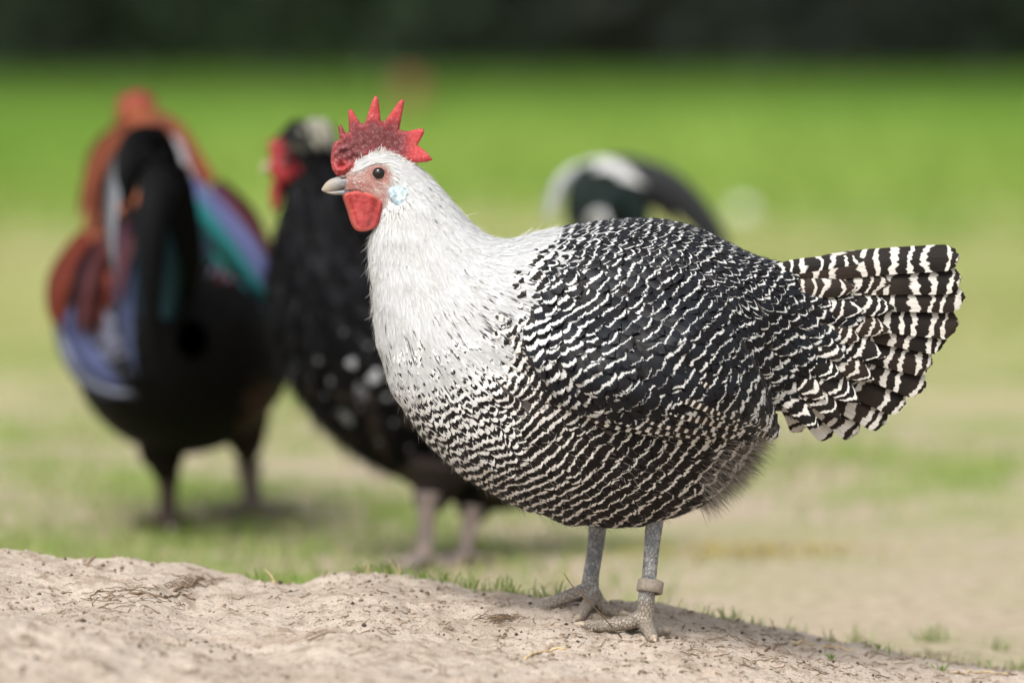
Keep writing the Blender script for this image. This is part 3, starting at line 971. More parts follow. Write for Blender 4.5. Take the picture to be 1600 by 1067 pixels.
# wing shell (each side): shaped plate standing proud of the body
def wing_shell(side):
    XX, YY = np.meshgrid(np.arange(800, 1222, 5.0), np.arange(385, 695, 5.0))
    sd = poly_sd(WING, XX, YY)
    low = smooth(430, 560, YY + 0.25 * (XX - 1000))       # 0 top, 1 low/rear
    V = np.zeros(XX.shape + (3,)); ok = sd > -7
    for i in range(XX.shape[0]):
        for j in range(XX.shape[1]):
            if not ok[i, j]: continue
            xg, yg = XX[i, j], YY[i, j]
            ry = 0.0; 
            dd = np.array([(xg - 800) * K, 1.0, -yg * K]); dd /= np.linalg.norm(dd)
            hit = bvh_body.ray_cast((0, -D, HC), dd, 10)
            if hit[0] is not None and hit[0][1] < 0.02: yb = hit[0][1]
            else: yb = -0.020
            yb = min(yb, -0.020)
            rise = (0.013 + 0.016 * smooth(0, 60, sd[i, j])) * low[i, j] + 0.001
            rise = rise if sd[i, j] > 0 else -0.006
            y = yb - rise
            V[i, j] = W(xg, yg, y)
    idx = -np.ones(XX.shape, int); idx[ok] = np.arange(ok.sum())
    F = []
    for i in range(XX.shape[0] - 1):
        for j in range(XX.shape[1] - 1):
            q = (idx[i, j], idx[i + 1, j], idx[i + 1, j + 1], idx[i, j + 1])
            if min(q) >= 0: F.append(q)
    Vs = V[ok]
    # soften
    F = np.array(F)
    nbr = np.zeros((len(Vs),)); acc = np.zeros_like(Vs)
    for _ in range(3):
        acc[:] = 0; nbr[:] = 0
        for a, b in ((0, 1), (1, 2), (2, 3), (3, 0)):
            np.add.at(acc, F[:, a], Vs[F[:, b]]); np.add.at(acc, F[:, b], Vs[F[:, a]])
            np.add.at(nbr, F[:, a], 1); np.add.at(nbr, F[:, b], 1)
        Vs[:, 1] = 0.4 * Vs[:, 1] + 0.6 * (acc / np.maximum(nbr, 1)[:, None])[:, 1]
    return Vs, F
VW, FWm = wing_shell(-1)
bvh_wing = BVHTree.FromPolygons([tuple(v) for v in VW], [tuple(int(i) for i in f) for f in FWm])
M_under = flat_mat('wing_underlayer', (0.012, 0.010, 0.010), (0.03, 0.026, 0.026), 0.8, 200)
wing = link('wing', mesh_np('wing', VW, FWm), M_under, hen)
VW2 = VW.copy(); VW2[:, 1] *= -1
wing_far = link('wing', mesh_np('wing', VW2, FWm[:, ::-1]), M_under, hen)

# body feathers
P, T, A, _ = body.sample(60000, 1, 6.0, 24.4)
px, py = PX(P)
sdw = poly_sd(WING, px, py)
back = (py < 460) & (px > 820)
rump = (px > 1110) & (py >= 400) & (py < 690)
breast = (px < 800)
spc = np.where(back, 11.0, np.where(rump, 13.0, np.where(breast, 10.5, 14.0)))
WH = [(500, 215), (600, 200), (700, 205), (770, 290), (815, 325), (856, 340), (882, 362), (868, 388), (842, 400), (812, 418), (800, 440), (818, 478), (812, 500), (770, 505), (742, 512), (700, 528), (640, 538), (570, 535), (560, 400), (510, 330)]
swh = poly_sd(WH, px, py)
keep = (sdw < 12) & (swh < 18)
P, T, A, spc = P[keep], T[keep], A[keep], spc[keep]
k = poisson(P, spc * S, 3)
P, T, A, spc = P[k], T[k], A[k], spc[k]
px, py = PX(P)
back = (py < 470) & (px > 820)
rump = (px > 1110) & (py >= 400) & ((py < 640) | (px > 1215))
breast = (px < 800)
ln = np.where(back, 40, np.where(rump, 46, np.where(breast, 34, 50))) * S
ln = ln * 1.0
hw = np.where(back, 9.5, np.where(rump, 12, np.where(breast, 8.5, 12.5))) * S
sc = np.where(back, 0.55, np.where(rump, 0.38, np.where(breast, 0.2, 0.16)))
rr_ = np.random.default_rng(8)
ln = ln * rr_.uniform(0.85, 1.15, len(ln)); hw = hw * rr_.uniform(0.85, 1.15, len(hw))
flow = body.flow(T, A)
sheeny = back | rump
barred('back_plumage', bvh_body, P[sheeny], FB, ln[sheeny], hw[sheeny], sc[sheeny], M_wing, hen, flow[sheeny], seed=21)
chest = ~sheeny & (px < 770 + 0.25 * (py - 560)) & (py < 720)
belly = ~sheeny & ~chest
barred('breast_plumage', bvh_body, P[chest], FB, ln[chest] * 1.25, hw[chest] * 0.85, sc[chest], M_breast, hen, flow[chest], seed=26, lift=(0.0003, 0.0012), shape='point', camber=0.1, phj=0.16)
barred('belly_plumage', bvh_body, P[belly], FB, ln[belly], hw[belly], sc[belly], M_barred, hen, flow[belly], seed=22, lift=(0.0004, 0.0019))

# wing coverts: each feather its own object on the near wing
def wing_roots(seed, spacing):
    r = np.random.default_rng(seed)
    C = r.uniform((815, 395), (1212, 690), (6000, 2))
    sd = poly_sd(WING, C[:, 0], C[:, 1])
    C = C[sd > 3]
    P = np.zeros((len(C), 3))
    for i, (x, y) in enumerate(C):
        dd = Vector(((x - 800) * K, 1.0, -y * K)).normalized()
        h = bvh_wing.ray_cast((0, -D, HC), dd, 10)
        P[i] = h[0] if h[0] is not None else (0, 9, 0)
    P = P[P[:, 1] < 1]
    q = poisson(P, np.full(len(P), spacing * S), seed)
    return P[q]
Pw = wing_roots(31, 17.5)
px, py = PX(Pw)
print('wing coverts', len(Pw))
big = smooth(820, 1100, px + 0.4 * (py - 500))
d_edge = poly_sd(WING, px, py)
lw = (42 + 26 * big) * S
lw = np.minimum(lw, np.maximum(24, 30 + d_edge * 1.1) * S)
hww = (12.0 + 4.5 * big) * S
barred('feather', bvh_wing, Pw, FW, lw, hww, np.full(len(Pw), 0.16), M_wing, wing, None, seed=33, phj=0.14, nv=9, nu=7, camber=0.20, lift=(0.0006, 0.0030), split=True)
# far wing: same feathers mirrored, joined
Pm = Pw.copy()
class _Mir:
    pass
def mirrored_plumage():
    SPc = []
    r = np.random.default_rng(33)
    def dirfn(q, nn): return FW.dir3(q)
    SP, NR = march(bvh_wing, Pw, dirfn, lw, 7)
    P_, F_, fu, fv = feather_grid(SP, NR, hww, 5, 0.2, 'round', 0.0006, 0.003, 0.03, 5)
    ph = FW.at(P_) + 0.16 * fu ** 2
    a, b = PX(P_)
    P2 = P_.copy(); P2[..., 1] *= -1
    V, F2, at = pack(P2, F_[:, ::-1], fu, fv, ph, bil(BF, a, b), r.random(len(P_)))
    link('far_wing_plumage', mesh_np('far_wing_plumage', V, F2, at), M_wing, wing_far, kind='stuff')
mirrored_plumage()

# long flight feathers along the wing's lower edge
fl = [((905, 648), (985, 668), (1075, 678), 7.5), ((960, 656), (1040, 672), (1125, 680), 8), ((1005, 655), (1080, 668), (1165, 678), 9),
      ((1040, 640), (1110, 655), (1190, 672), 10), ((1060, 622), (1130, 640), (1203, 664), 10), ((1090, 600), (1150, 622), (1207, 655), 11),
      ((1100, 640), (1160, 662), (1212, 682), 9)]
for i, (a, b, c, w_) in enumerate(fl):
    cp = curve_pts([a, b, c], 16)
    sp_ = []
    for q in cp:
        dd = Vector(((q[0] - 800) * K, 1.0, -q[1] * K)).normalized()
        h = bvh_wing.ray_cast((0, -D, HC), dd, 10)
        sp_.append(h[0][1] if h[0] is not None else None)
    last = [s_ for s_ in sp_ if s_ is not None]
    yv = np.array([s_ if s_ is not None else last[-1] + 0.003 for s_ in sp_])
    yv = np.convolve(np.pad(yv, 2, 'edge'), np.ones(5) / 5, 'valid')
    SP = np.array([W(q[0], q[1], yv[j] - 0.0022 - 0.0008 * (6 - i) * 0.3) for j, q in enumerate(cp)])[None]
    NR = np.broadcast_to(np.array([0.0, -1.0, 0.15]), SP.shape)
    Pf, Ff, fu, fv = feather_grid(SP, unit(NR), np.array([w_ * S]), 9, 0.15, 'long', 0, 0.0, 0.006, 50 + i)
    ph = fv * np.linalg.norm(SP[0, -1] - SP[0, 0]) / (15 * S) + 0.25 * fu + i * 0.37 + 0.4
    V, F2, at = pack(Pf, Ff, fu, fv, ph, np.full(1, 0.64), rng.random(1))
    link('flight_feather', mesh_np('flight_feather', V, F2, at), M_tail, wing)

# tail feathers
tail = [  # base, mid, tip, half width px, depth
    ((1228, 424), (1370, 408), (1496, 404), 22, -0.006), ((1232, 440), (1372, 436), (1510, 436), 25, -0.0045), ((1236, 458), (1380, 462), (1506, 468), 26, -0.003),
    ((1236, 478), (1385, 490), (1508, 500), 27, -0.001), ((1236, 490), (1370, 514), (1480, 530), 26, 0.001), ((1236, 500), (1352, 538), (1466, 566), 26, 0.003), ((1232, 515), (1345, 562), (1442, 600), 26, 0.005),
    ((1230, 530), (1322, 588), (1420, 628), 25, 0.007), ((1225, 545), (1310, 612), (1388, 660), 25, 0.009), ((1222, 560), (1288, 628), (1344, 678), 23, 0.011),
    ((1215, 580), (1262, 640), (1300, 682), 20, 0.013), ((1205, 590), (1238, 640), (1264, 676), 17, 0.015)]
def tail_feather(a, b, c, w_, dep, per, name='tail_feather', i=0, shape='long', bfv=0.62, tilt=0.35, mat=None, scal=-0.1):
    vm = 1 - (1 - np.linspace(0, 1, 34)) ** 1.9
    cp = cat(np.array([a, b, c], float), None, vm * 2)
    vm = 1.0 * vm
    yy = -0.012 + dep * 0.5 + (0.006 + dep * 0.5) * vm
    SP = np.array([W(q[0], q[1], y_) for q, y_ in zip(cp, yy)])[None]
    NR = unit(np.broadcast_to(np.array([0.0, -1.0, tilt]), SP.shape))
    Pf, Ff, fu, fv = feather_grid(SP, NR, np.array([w_ * S]), 13, 0.2, shape, 0, 0.0, 0.010, 70 + i, vm)
    L = np.linalg.norm(SP[0, -1] - SP[0, 0])
    ph = fv * L / (per * S) + scal * fu ** 2 + 0.12 * fu + i * 0.31 + 0.2 * np.sin(fv * 11 + i * 2.0) + 0.14 * np.sin(fv * 27 + i * 5.0) + 0.10 * np.sin(fu * 3 + fv * 19 + i)
    V, F2, at = pack(Pf, Ff, fu, fv, ph, np.full(1, bfv), rng.random(1))
    return link(name, mesh_np(name, V, F2, at), mat or M_tail, hen)
rt = np.random.default_rng(17)
for i, (a, b, c, w_, dp) in enumerate(tail):
    c = (c[0] + rt.uniform(-12, 6), c[1] + rt.uniform(-5, 5)); b = (b[0], b[1] + rt.uniform(-4, 4))
    tail_feather(a, b, c, w_, dp, rt.uniform(25.5, 29), i=i, bfv=0.66 if i < 8 else 0.52)
for i, (a, b, c, w_, dp) in enumerate(tail[:6]):          # far half of the fan
    tail_feather(a, b, (c[0] - 14, c[1] + 4), w_, dp + 0.030, 24, i=i + 20)
# tail coverts over the feather bases
cov = [((1200, 425), (1270, 415), (1350, 410), 15), ((1205, 450), (1290, 440), (1372, 440), 18), ((1200, 470), (1290, 470), (1378, 480), 19), ((1200, 490), (1290, 498), (1370, 515), 19),
       ((1200, 510), (1280, 526), (1362, 556), 19), ((1195, 525), (1270, 550), (1345, 592), 19), ((1195, 545), (1260, 580), (1322, 628), 18), ((1190, 560), (1240, 600), (1292, 652), 17),
       ((1185, 580), (1220, 625), (1258, 668), 14), ((1200, 500), (1265, 510), (1325, 530), 17), ((1200, 480), (1260, 478), (1328, 484), 16), ((1200, 455), (1255, 450), (1318, 448), 15),
       ((1195, 530), (1240, 555), (1296, 590), 17), ((1190, 550), (1225, 585), (1268, 622), 16), ((1190, 515), (1240, 530), (1300, 556), 16)]
for i, (a, b, c, w_) in enumerate(cov):
    b = (b[0] + 14, b[1]); c = (c[0] + 22, c[1] + 2)
    tail_feather(a, b, c, w_, -0.0075 - 0.0005 * i, 18, 'tail_covert', 40 + i, 'round', 0.68, 0.2, M_tail if i % 2 else M_barred, 0.22)
print('tail done')

# white hackles
P, T, A, _ = body.sample(60000, 4, 1.6, 12.6)
px, py = PX(P)
sdw = poly_sd(WH, px, py)
sdface = poly_sd(FACE, px, py)
lv = np.hypot(px - 590, py - 280)                  # distance from the eye
keep = ((sdw + rng.normal(0, 9, len(px)) + 10 * fbm(px / 9, py / 30, 2, 77) > 6) | ((px < 800) & (py > 500) & (rng.random(len(px)) < 0.22 * np.clip(1 + sdw / 50, 0, 1) ** 1.5))) & (sdface < -1.5)
P, T, A, lv = P[keep], T[keep], A[keep], lv[keep]
spc = np.clip(1.6 + lv * 0.011, 1.7, 3.6)
k = poisson(P, spc * S, 5)
P, T, A, lv = P[k], T[k], A[k], lv[k]
print('hackles', len(P))
px, py = PX(P)
ln = np.clip(7 + lv * 0.32, 8, 84) * S * rng.uniform(0.75, 1.25, len(P))
ln = np.where((lv < 60) & (py > 300), np.minimum(ln, 12 * S), ln)
hw = np.clip(1.0 + lv * 0.009, 1.1, 2.9) * S
flow = body.flow(T, A)
def hdir(q, nn):
    return unit(flow + rng.normal(0, 0.045, flow.shape))
SP, NR = march(bvh_body, P, hdir, ln, 6)
Pf, Ff, fu, fv = feather_grid(SP, NR, hw, 3, 0.14, 'point', 0.0003, 0.0013, 0.03, 61)
px, py = PX(Pf[:, 3, 1])
sp = 0.0012 + 0.10 * smooth(60, 0, np.abs((py - 515) + 0.35 * (px - 700))) + 0.15 * smooth(50, 0, np.hypot(px - 735, py - 480))
V, F2, at = pack(Pf, Ff, fu, fv, fv * 0, np.clip(sp, 0, 1), rng.random(len(Pf)))
link('white_hackles', mesh_np('white_hackles', V, F2, at), M_white, hen, kind='stuff')

# (helpers below) bristles on the face and down on the vent
def strands(name, P, NR, flow, L, wd, col, parent, mat, out=0.6, seed=0, sag=0.0):
    r = np.random.default_rng(seed)
    n = len(P)
    d = unit(flow + NR * out + r.normal(0, 0.3, P.shape))
    side = unit(np.cross(d, NR + r.normal(0, 0.3, P.shape)))
    p1 = P + d * L[:, None] * 0.5
    p2 = P + d * L[:, None] - np.array([0, 0, 1.0]) * (L * sag)[:, None]
    V = np.stack([P - side * wd / 2, P + side * wd / 2, p1 + side * wd * .4, p1 - side * wd * .4, p2 + side * wd * .1, p2 - side * wd * .1], 1).reshape(-1, 3)
    F = (np.array([(0, 1, 2, 3), (3, 2, 4, 5)])[None] + (np.arange(n) * 6)[:, None, None]).reshape(-1, 4)
    link(name, mesh_np(name, V, F, {'col': np.repeat(col, 6, axis=0)}), mat, parent, kind='stuff')
def normals_of(loft, T, A):
    e = 1e-3
    P = loft.at(T, A)
    return unit(np.cross(loft.at(T, A + e) - P, loft.at(T + e, A) - P)) * 1.0
M_fluff = vcol_mat('down_fluff', 0.9, 0.1, 500, 0, 0.1)
P, T, A, fl_ = body.sample(20000, 9, 17.0, 21.5)
px, py = PX(P)
k = (px > 1090) & (py > 660) & (py + 0.9 * (px - 1180) > 662 + rng.normal(0, 16, len(px)))
P, T, A, fl_ = P[k][:4200], T[k][:4200], A[k][:4200], fl_[k][:4200]
nr = normals_of(body, T, A)
cen = np.array(W(1000, 560))
nr = nr * np.sign(((P - cen) * nr).sum(-1, keepdims=True))
col = np.array([0.40, 0.355, 0.31]) * rng.choice([0.12, 0.5, 1.0, 1.4], (len(P), 1)) * rng.uniform(0.7, 1.2, (len(P), 1))
strands('vent_down', P, nr, fl_ * 0.5, rng.uniform(14, 38, len(P)) * S, 0.00022, col, hen, M_fluff, 1.0, 3, 0.15)
# loose barbs over the breast, belly and neck edge
P, T, A, fl_ = body.sample(8000, 19, 6.0, 18.5)
px, py = PX(P)
k = ((py > 0.9 * (px - 800) + 560) | (py > 640) | (px < 800)) & (poly_sd(WING, px, py) < 0)
P, T, A, fl_, px, py = P[k], T[k], A[k], fl_[k], px[k], py[k]
nr = normals_of(body, T, A)
cc_ = np.array([W(a, b) for a, b in zip(np.interp(T, range(len(rows)), [(q[0] + q[2]) / 2 for q in rows]), np.interp(T, range(len(rows)), [(q[1] + q[3]) / 2 for q in rows]))])
nr = nr * np.sign(((P - cc_) * nr).sum(-1, keepdims=True))
wh = (bil(BF, px, py) < 0.25)[:, None]
col = np.where(wh, 0.82, np.where(rng.random((len(P), 1)) < 0.45, 0.5, 0.04)) * np.array([1.0, 0.96, 0.9]) * rng.uniform(0.8, 1.1, (len(P), 1))
strands('loose_barbs', P + nr * 0.0015, nr, unit(fl_ * 0.8 + FB.dir3(P) * 0.5), rng.uniform(7, 17, len(P)) * S, 0.00016, col, hen, M_fluff, 0.28, 4, 0.05)

P, T, A, fl_ = body.sample(30000, 29, 0.6, 6.0)
px, py = PX(P)
sf = poly_sd(FACE, px, py)
k = (sf > -5) & (np.hypot(px - 592, py - 271) > 13.5) & (rng.random(len(px)) < np.where(np.hypot(px - 592, py - 271) < 20, 0.10, 0.30) + 0.4 * (py < 262) + 0.3 * smooth(6, 0, sf))
P, T, A, fl_ = P[k][:1500], T[k][:1500], A[k][:1500], fl_[k][:1500]
nr = unit(P - np.stack([P[:, 0], P[:, 1] * 0, HC - 285 * K * D + P[:, 1] * 0], -1))
col = np.array([0.80, 0.76, 0.72]) * rng.uniform(0.8, 1.05, (len(P), 1))
strands('face_bristles', P, nr, fl_, rng.uniform(4, 9, len(P)) * S, 0.00028, col, hen, M_fluff, 0.25, 5, 0.1)

tx = rng.uniform(556, 640, 260); ty = np.interp(tx, [556, 575, 590, 610, 640], [262, 246, 240, 246, 260]) + rng.uniform(-3, 6, 260)
P = np.array([W(a_, b_, -0.0050 - 0.002 * rng.random()) for a_, b_ in zip(tx, ty)])
dr = unit(np.stack([0.35 + 0.3 * rng.normal(0, 1, 260) + (tx - 575) / 60, np.full(260, -0.1), np.full(260, 0.9) - (tx - 575) / 90], -1))
strands('crown_tuft', P, np.tile(np.array([0, -1.0, 0.2]), (260, 1)), dr, rng.uniform(6, 15, 260) * S, 0.0006, np.array([0.74, 0.73, 0.71]) * rng.uniform(0.85, 1.05, (260, 1)), hen, M_fluff, 0.1, 6, 0.0)

P, T, A, fl_ = body.sample(16000, 59, 3.5, 11.5)
px, py = PX(P)
k = poly_sd(WH, px, py) > 4
k &= np.hypot(px - 590, py - 290) > 38
P, T, A, fl_ = P[k][:4500], T[k][:4500], A[k][:4500], fl_[k][:4500]
cN = np.array([W(a_, b_) for a_, b_ in cat(np.stack([(body.rows[:, 0] + body.rows[:, 2]) / 2, (body.rows[:, 1] + body.rows[:, 3]) / 2], -1), None, T)])
nr = unit(P - cN)
strands('neck_barbs', P + nr * 0.0012, nr, fl_, rng.uniform(9, 22, len(P)) * S, 0.00022, np.array([0.76, 0.755, 0.74]) * rng.uniform(0.82, 1.06, (len(P), 1)), hen, M_fluff, 0.02, 15, 0.0)

# --- comb
COMB = [(516.5, 252), (517.5, 238), (521, 224), (530.5, 218), (528.6, 198), (531.5, 194), (535, 199), (539.7, 208), (545.3, 207), (544, 175), (548.5, 169.5), (553, 176), (562.8, 192), (570, 193.5),
        (582, 156), (587.5, 148.5), (591.5, 156), (595, 188), (600, 191), (624, 158), (630, 154.5), (631.5, 160), (624, 203), (636, 205.5), (656, 201), (663, 202), (663, 208), (652.5, 227),
        (667, 238), (676.5, 249.5), (668, 253), (646, 255.5), (631, 252), (616, 246), (603, 241), (587, 240), (575, 246), (565, 256), (562, 268), (552, 276), (538, 277), (526, 275), (519, 265)]
def comb_col(px, py, d):
    n = fbm(px / 7, py / 7, 4, 71)[:, None]
    fine = fbm(px / 1.6, py / 1.6, 2, 72)[:, None]
    c = np.array([0.15, 0.026, 0.032]) * np.ones((len(px), 1))
    bright = smooth(15, 3, d + 6 * n[:, 0])
    tip = smooth(200, 180, py + 5 * n[:, 0]) * 0.9
    rear = smooth(622, 650, px) * 0.95
    low = smooth(236, 262, py - 0.2 * (px - 520)) * smooth(575, 555, px) * 0.7
    b = np.clip(np.maximum.reduce([bright * 0.30, tip, rear, low]), 0, 1)[:, None]
    c = c * (1 - b) + np.array([0.52, 0.045, 0.05]) * b
    w = smooth(0.05, 0.8, fine[:, 0] + 0.3 * n[:, 0]) * 0.32
    return c * (1 - w[:, None]) + np.array([0.62, 0.40, 0.38]) * w[:, None]
def comb_bulge(px, py, d):
    base = smooth(14, 40, d) * 0
    fold = (fbm(px / 9 + 0.5 * np.sin(py / 6), py / 7, 3, 73)) * 0.0042 * smooth(1, 8, d) * smooth(590, 545, px) * smooth(215, 235, py)
    return fold + 0.0012 * smooth(225, 262, py) * smooth(1, 8, d) + 0.0005 * fbm(px / 4, py / 4, 3, 75) * smooth(0, 4, d)
M_comb = vcol_mat('comb_flesh', 0.62, 0.12, 1500, 0.6, 0.45, 0.12, 2600, 0.0005)
slab('comb', COMB, -0.002, 0.0040, M_comb, hen, 2.0, comb_bulge, comb_col, 1.6, wav=lambda x, y, d: 0.0015 * np.sin(x / 16.0) - 0.003 * smooth(0, 60, x - 610))
# --- wattles
WAT = [(536, 303), (540, 316), (545, 330), (549, 345), (555, 357), (563, 361), (573, 361), (583, 358), (591, 352), (598, 343), (602, 332), (602, 321), (597, 312), (588, 307), (575, 301), (560, 298), (548, 300)]
def wat_col(px, py, d):
    n = fbm(px / 6, py / 6, 3, 81)[:, None]
    c = np.array([0.40, 0.042, 0.040]) + n * np.array([0.10, 0.03, 0.03])
    rimw = smooth(6, 1, d)[:, None] * 0.5
    c = c * (1 - 0.15 * smooth(0.0, 0.6, fbm(px / 9, py / 5, 2, 88))[:, None])
    c = c * (1 - 0.35 * np.exp(-((px - 583 + 0.30 * (py - 330)) / 4.0) ** 2))[:, None]  # shade of the fold trough painted into the flesh colour
    return np.clip(c * (1 - rimw) + np.array([0.72, 0.17, 0.13]) * rimw, 0.02, 1)
wv = lambda x, y, d: 0.0022 * np.sin((x - 540) / 10.0 + y / 24.0) - 0.0015 * smooth(14, 0, d) * smooth(335, 360, y)
wb = lambda x, y, d: (0.0028 * np.exp(-((x - 592 + 0.30 * (y - 330)) / 4.5) ** 2) - 0.0030 * np.exp(-((x - 574) / 13.0) ** 2 - ((y - 328) / 18.0) ** 2) + 0.0008 * fbm(x / 6, y / 6, 3, 83) + 0.0018 * np.exp(-((x - 548 - 0.30 * (y - 320)) / 3.5) ** 2)) * smooth(0, 4, d)
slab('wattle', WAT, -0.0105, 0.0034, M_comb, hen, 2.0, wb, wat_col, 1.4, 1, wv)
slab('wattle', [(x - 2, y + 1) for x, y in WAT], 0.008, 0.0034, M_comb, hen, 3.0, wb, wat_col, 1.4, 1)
# --- earlobe
EAR = [(606, 296), (614, 291), (626, 292), (637, 296), (638, 306), (634, 317), (627, 324), (620, 322), (612, 314), (606, 306)]
def ear_col(px, py, d):
    n = smooth(-0.4, 0.5, fbm(px / 4, py / 5, 3, 85))[:, None]
    c = np.array([0.35, 0.55, 0.66]) * (1 - n) + np.array([0.74, 0.82, 0.83]) * n
    pk = smooth(616, 606, px)[:, None] * 0.6
    return c * (1 - pk) + np.array([0.6, 0.5, 0.58]) * pk
M_ear = vcol_mat('ear_lobe', 0.6, 0.15, 1200, 0.8, 0.4, 0.1, 900, 0.0015)
dd = Vector(((622 - 800) * K, 1.0, -307 * K)).normalized()
ye = bvh_body.ray_cast((0, -D, HC), dd, 10)[0][1]
for sgn in (1, -1):
    yl = ye - 0.0008 if sgn == 1 else -ye + 0.0005
    slab('earlobe', EAR, yl, 0.0046, M_ear, hen, 1.8, lambda x, y, d: 0.0008 * fbm(x / 3.5, y / 3.5, 3, 86) * smooth(0, 3, d), ear_col, 1.4, 1)
# --- eyes
def sphere(c, r_, n=20, sc=(1, 1, 1)):
    th = np.linspace(0, math.pi, n); ph = np.linspace(0, 2 * math.pi, 2 * n, endpoint=False)
    TH, PH = np.meshgrid(th, ph, indexing='ij')
    V = np.stack([np.sin(TH) * np.cos(PH) * sc[0], np.sin(TH) * np.sin(PH) * sc[1], np.cos(TH) * sc[2]], -1).reshape(-1, 3) * r_ + np.asarray(c)
    ii = np.arange(n * 2 * n).reshape(n, 2 * n); rr = np.roll(ii, -1, 1)
    return V, [tuple(q) for q in np.stack([ii[:-1], ii[1:], rr[1:], rr[:-1]], -1).reshape(-1, 4).tolist()]
t = NT('dark_eye')
t.base((0.004, 0.003, 0.003)); t.p(Roughness=0.04); t.set(t.b, 'Coat Weight', 0.2); t.set(t.b, 'Coat Roughness', 0.02)
M_eye = t.m
t = NT('amber_iris')
t.base((0.16, 0.07, 0.03)); t.p(Roughness=0.2)
M_iris = t.m
dd = Vector(((592 - 800) * K, 1.0, -271 * K)).normalized()
yeye = bvh_body.ray_cast((0, -D, HC), dd, 10)[0][1]
M_lid = flat_mat('eyelid_skin', (0.22, 0.11, 0.09), (0.42, 0.24, 0.20), 0.6, 900, 0.4, 0.0004)
for sgn in (1, -1):
    c = W(592, 271, yeye + 0.0020); c[1] *= 1
    if sgn == -1: c = np.array([c[0], -c[1], c[2]])
    V, F = sphere(c, 10.6 * S)
    e_ = link('eye', pyd('eye', V, F), M_eye, hen)
    th = np.linspace(0, 2 * math.pi, 29)
    ring = np.stack([c[0] + np.cos(th) * 10.4 * S * 1.06, np.full(29, c[1] - sgn * (0.0019 + 0.0)), c[2] + np.sin(th) * 10.4 * S * 0.93], -1)
    V, F = tube(ring, np.full(29, 1.9 * S), 8, False)
    link('eyelid', pyd('eyelid', V, F), M_lid, hen)
# --- beak
def beak():
    rowsU = [(502.5, 296, 503, 298, 0, 0.8), (508, 287, 508, 300.5, 0, 4), (516, 280.5, 516, 300.5, 0, 7), (526, 277, 526, 298.5, 0, 9), (536, 274.5, 536, 296, 0, 10.5), (547, 273, 547, 294, 0, 12), (556, 276, 556, 292, 0, 12)]
    U = Loft(rowsU, 40, 28, 1.0)
    rowsL = [(509, 299.5, 510, 301.5, 0, 2), (518, 299, 519, 304, 0, 5.5), (530, 297, 532, 305, 0, 8), (542, 295, 544, 306, 0, 10), (556, 293, 556, 308, 0, 12)]
    Lw = Loft(rowsL, 30, 24, 1.0)
    return U, Lw
U, Lw = beak()
def mat_beak(name):
    t = NT(name)
    p = t.pos()
    s = t.sep(t.wpos())
    tt = t.ramp(s[0], (500 - 800) * S, (545 - 800) * S)
    n = t.noise(t.vmul(p, (1, 1, 3)), 260.0, 3.0)
    c = t.mix(tt, (0.40, 0.34, 0.25), (0.17, 0.18, 0.205))
    c = t.mix(t.ramp(n, 0.45, 0.7, 0, 0.5), c, (0.34, 0.345, 0.36))
    t.base(c); t.p(Roughness=0.42); t.bump(n, 0.3, 0.0005)
    return t.m
M_beak = mat_beak('horn_beak')
link('upper_beak', mesh_np('upper_beak', U.V, U.F), M_beak, hen)
link('lower_beak', mesh_np('lower_beak', Lw.V, Lw.F), M_beak, hen)
for sgn in (-1, 1):
    V, F = sphere(W(537, 276.5, sgn * 0.0042), 1.0, 12, (6.5 * S, 2.4 * S, 2.6 * S))
    M_nos = bpy.data.materials.get('nostril') or flat_mat('nostril', (0.10, 0.07, 0.07), (0.24, 0.17, 0.16), 0.5, 900)
    link('nostril', pyd('nostril', V, F), M_nos, hen)
# mouth corner fold
for sgn in (-1, 1):
    pts = np.array([W(x, y, sgn * yy) for x, y, yy in ((538, 297.2, 0.0048), (548, 295.6, 0.0068), (557, 295.4, 0.0086), (564, 297.5, 0.0102), (569, 300.5, 0.0112))])
    V, F = tube(curve_pts(pts, 14), np.linspace(0.0006, 0.00025, 14))
    link('mouth_corner', pyd('mouth_corner', V, F), flat_mat('mouth_line', (0.16, 0.08, 0.07), (0.26, 0.14, 0.12), 0.6, 500), hen)

# --- legs
def mat_leg(name='leg_scales', dirt=True, c1=(0.20, 0.22, 0.245), c2=(0.36, 0.36, 0.35)):
    t = NT(name)
    p = t.wpos()
    v = t.voro(t.vmul(p, (1.0, 1.0, 0.62)), 460.0)
    ed = t.voro(t.vmul(p, (1.0, 1.0, 0.62)), 460.0, 'DISTANCE_TO_EDGE')
    n = t.noise(p, 160.0, 3.0)
    s = t.sep(p)
    c = t.mix(t.ramp(n, 0.38, 0.62), c1, c2)
    c = t.mix(t.ramp(ed, 0.13, 0.0, 0, 0.65), c, (0.10, 0.09, 0.08))
    c = t.mix(t.ramp(n, 0.6, 0.72, 0, 0.6), c, (0.52, 0.53, 0.54))
    g = t.ramp(t.math('ADD', s[2], t.math('MULTIPLY', t.math('SUBTRACT', n, 0.5), 0.03)), 0.105, 0.082)
    c = t.mix(t.math('MULTIPLY', g, 0.8), c, t.mix(t.ramp(ed, 0.12, 0.0, 0, 0.6), (0.34, 0.275, 0.205), (0.13, 0.10, 0.075)))
    t.base(c); t.p(Roughness=0.5)
    t.bump(t.ramp(ed, 0.0, 0.18), 0.8, 0.0008)
    return t.m
M_leg = mat_leg()
M_claw = flat_mat('claw_horn', (0.34, 0.27, 0.20), (0.55, 0.46, 0.36), 0.4, 300, 0.3, 0.0005)

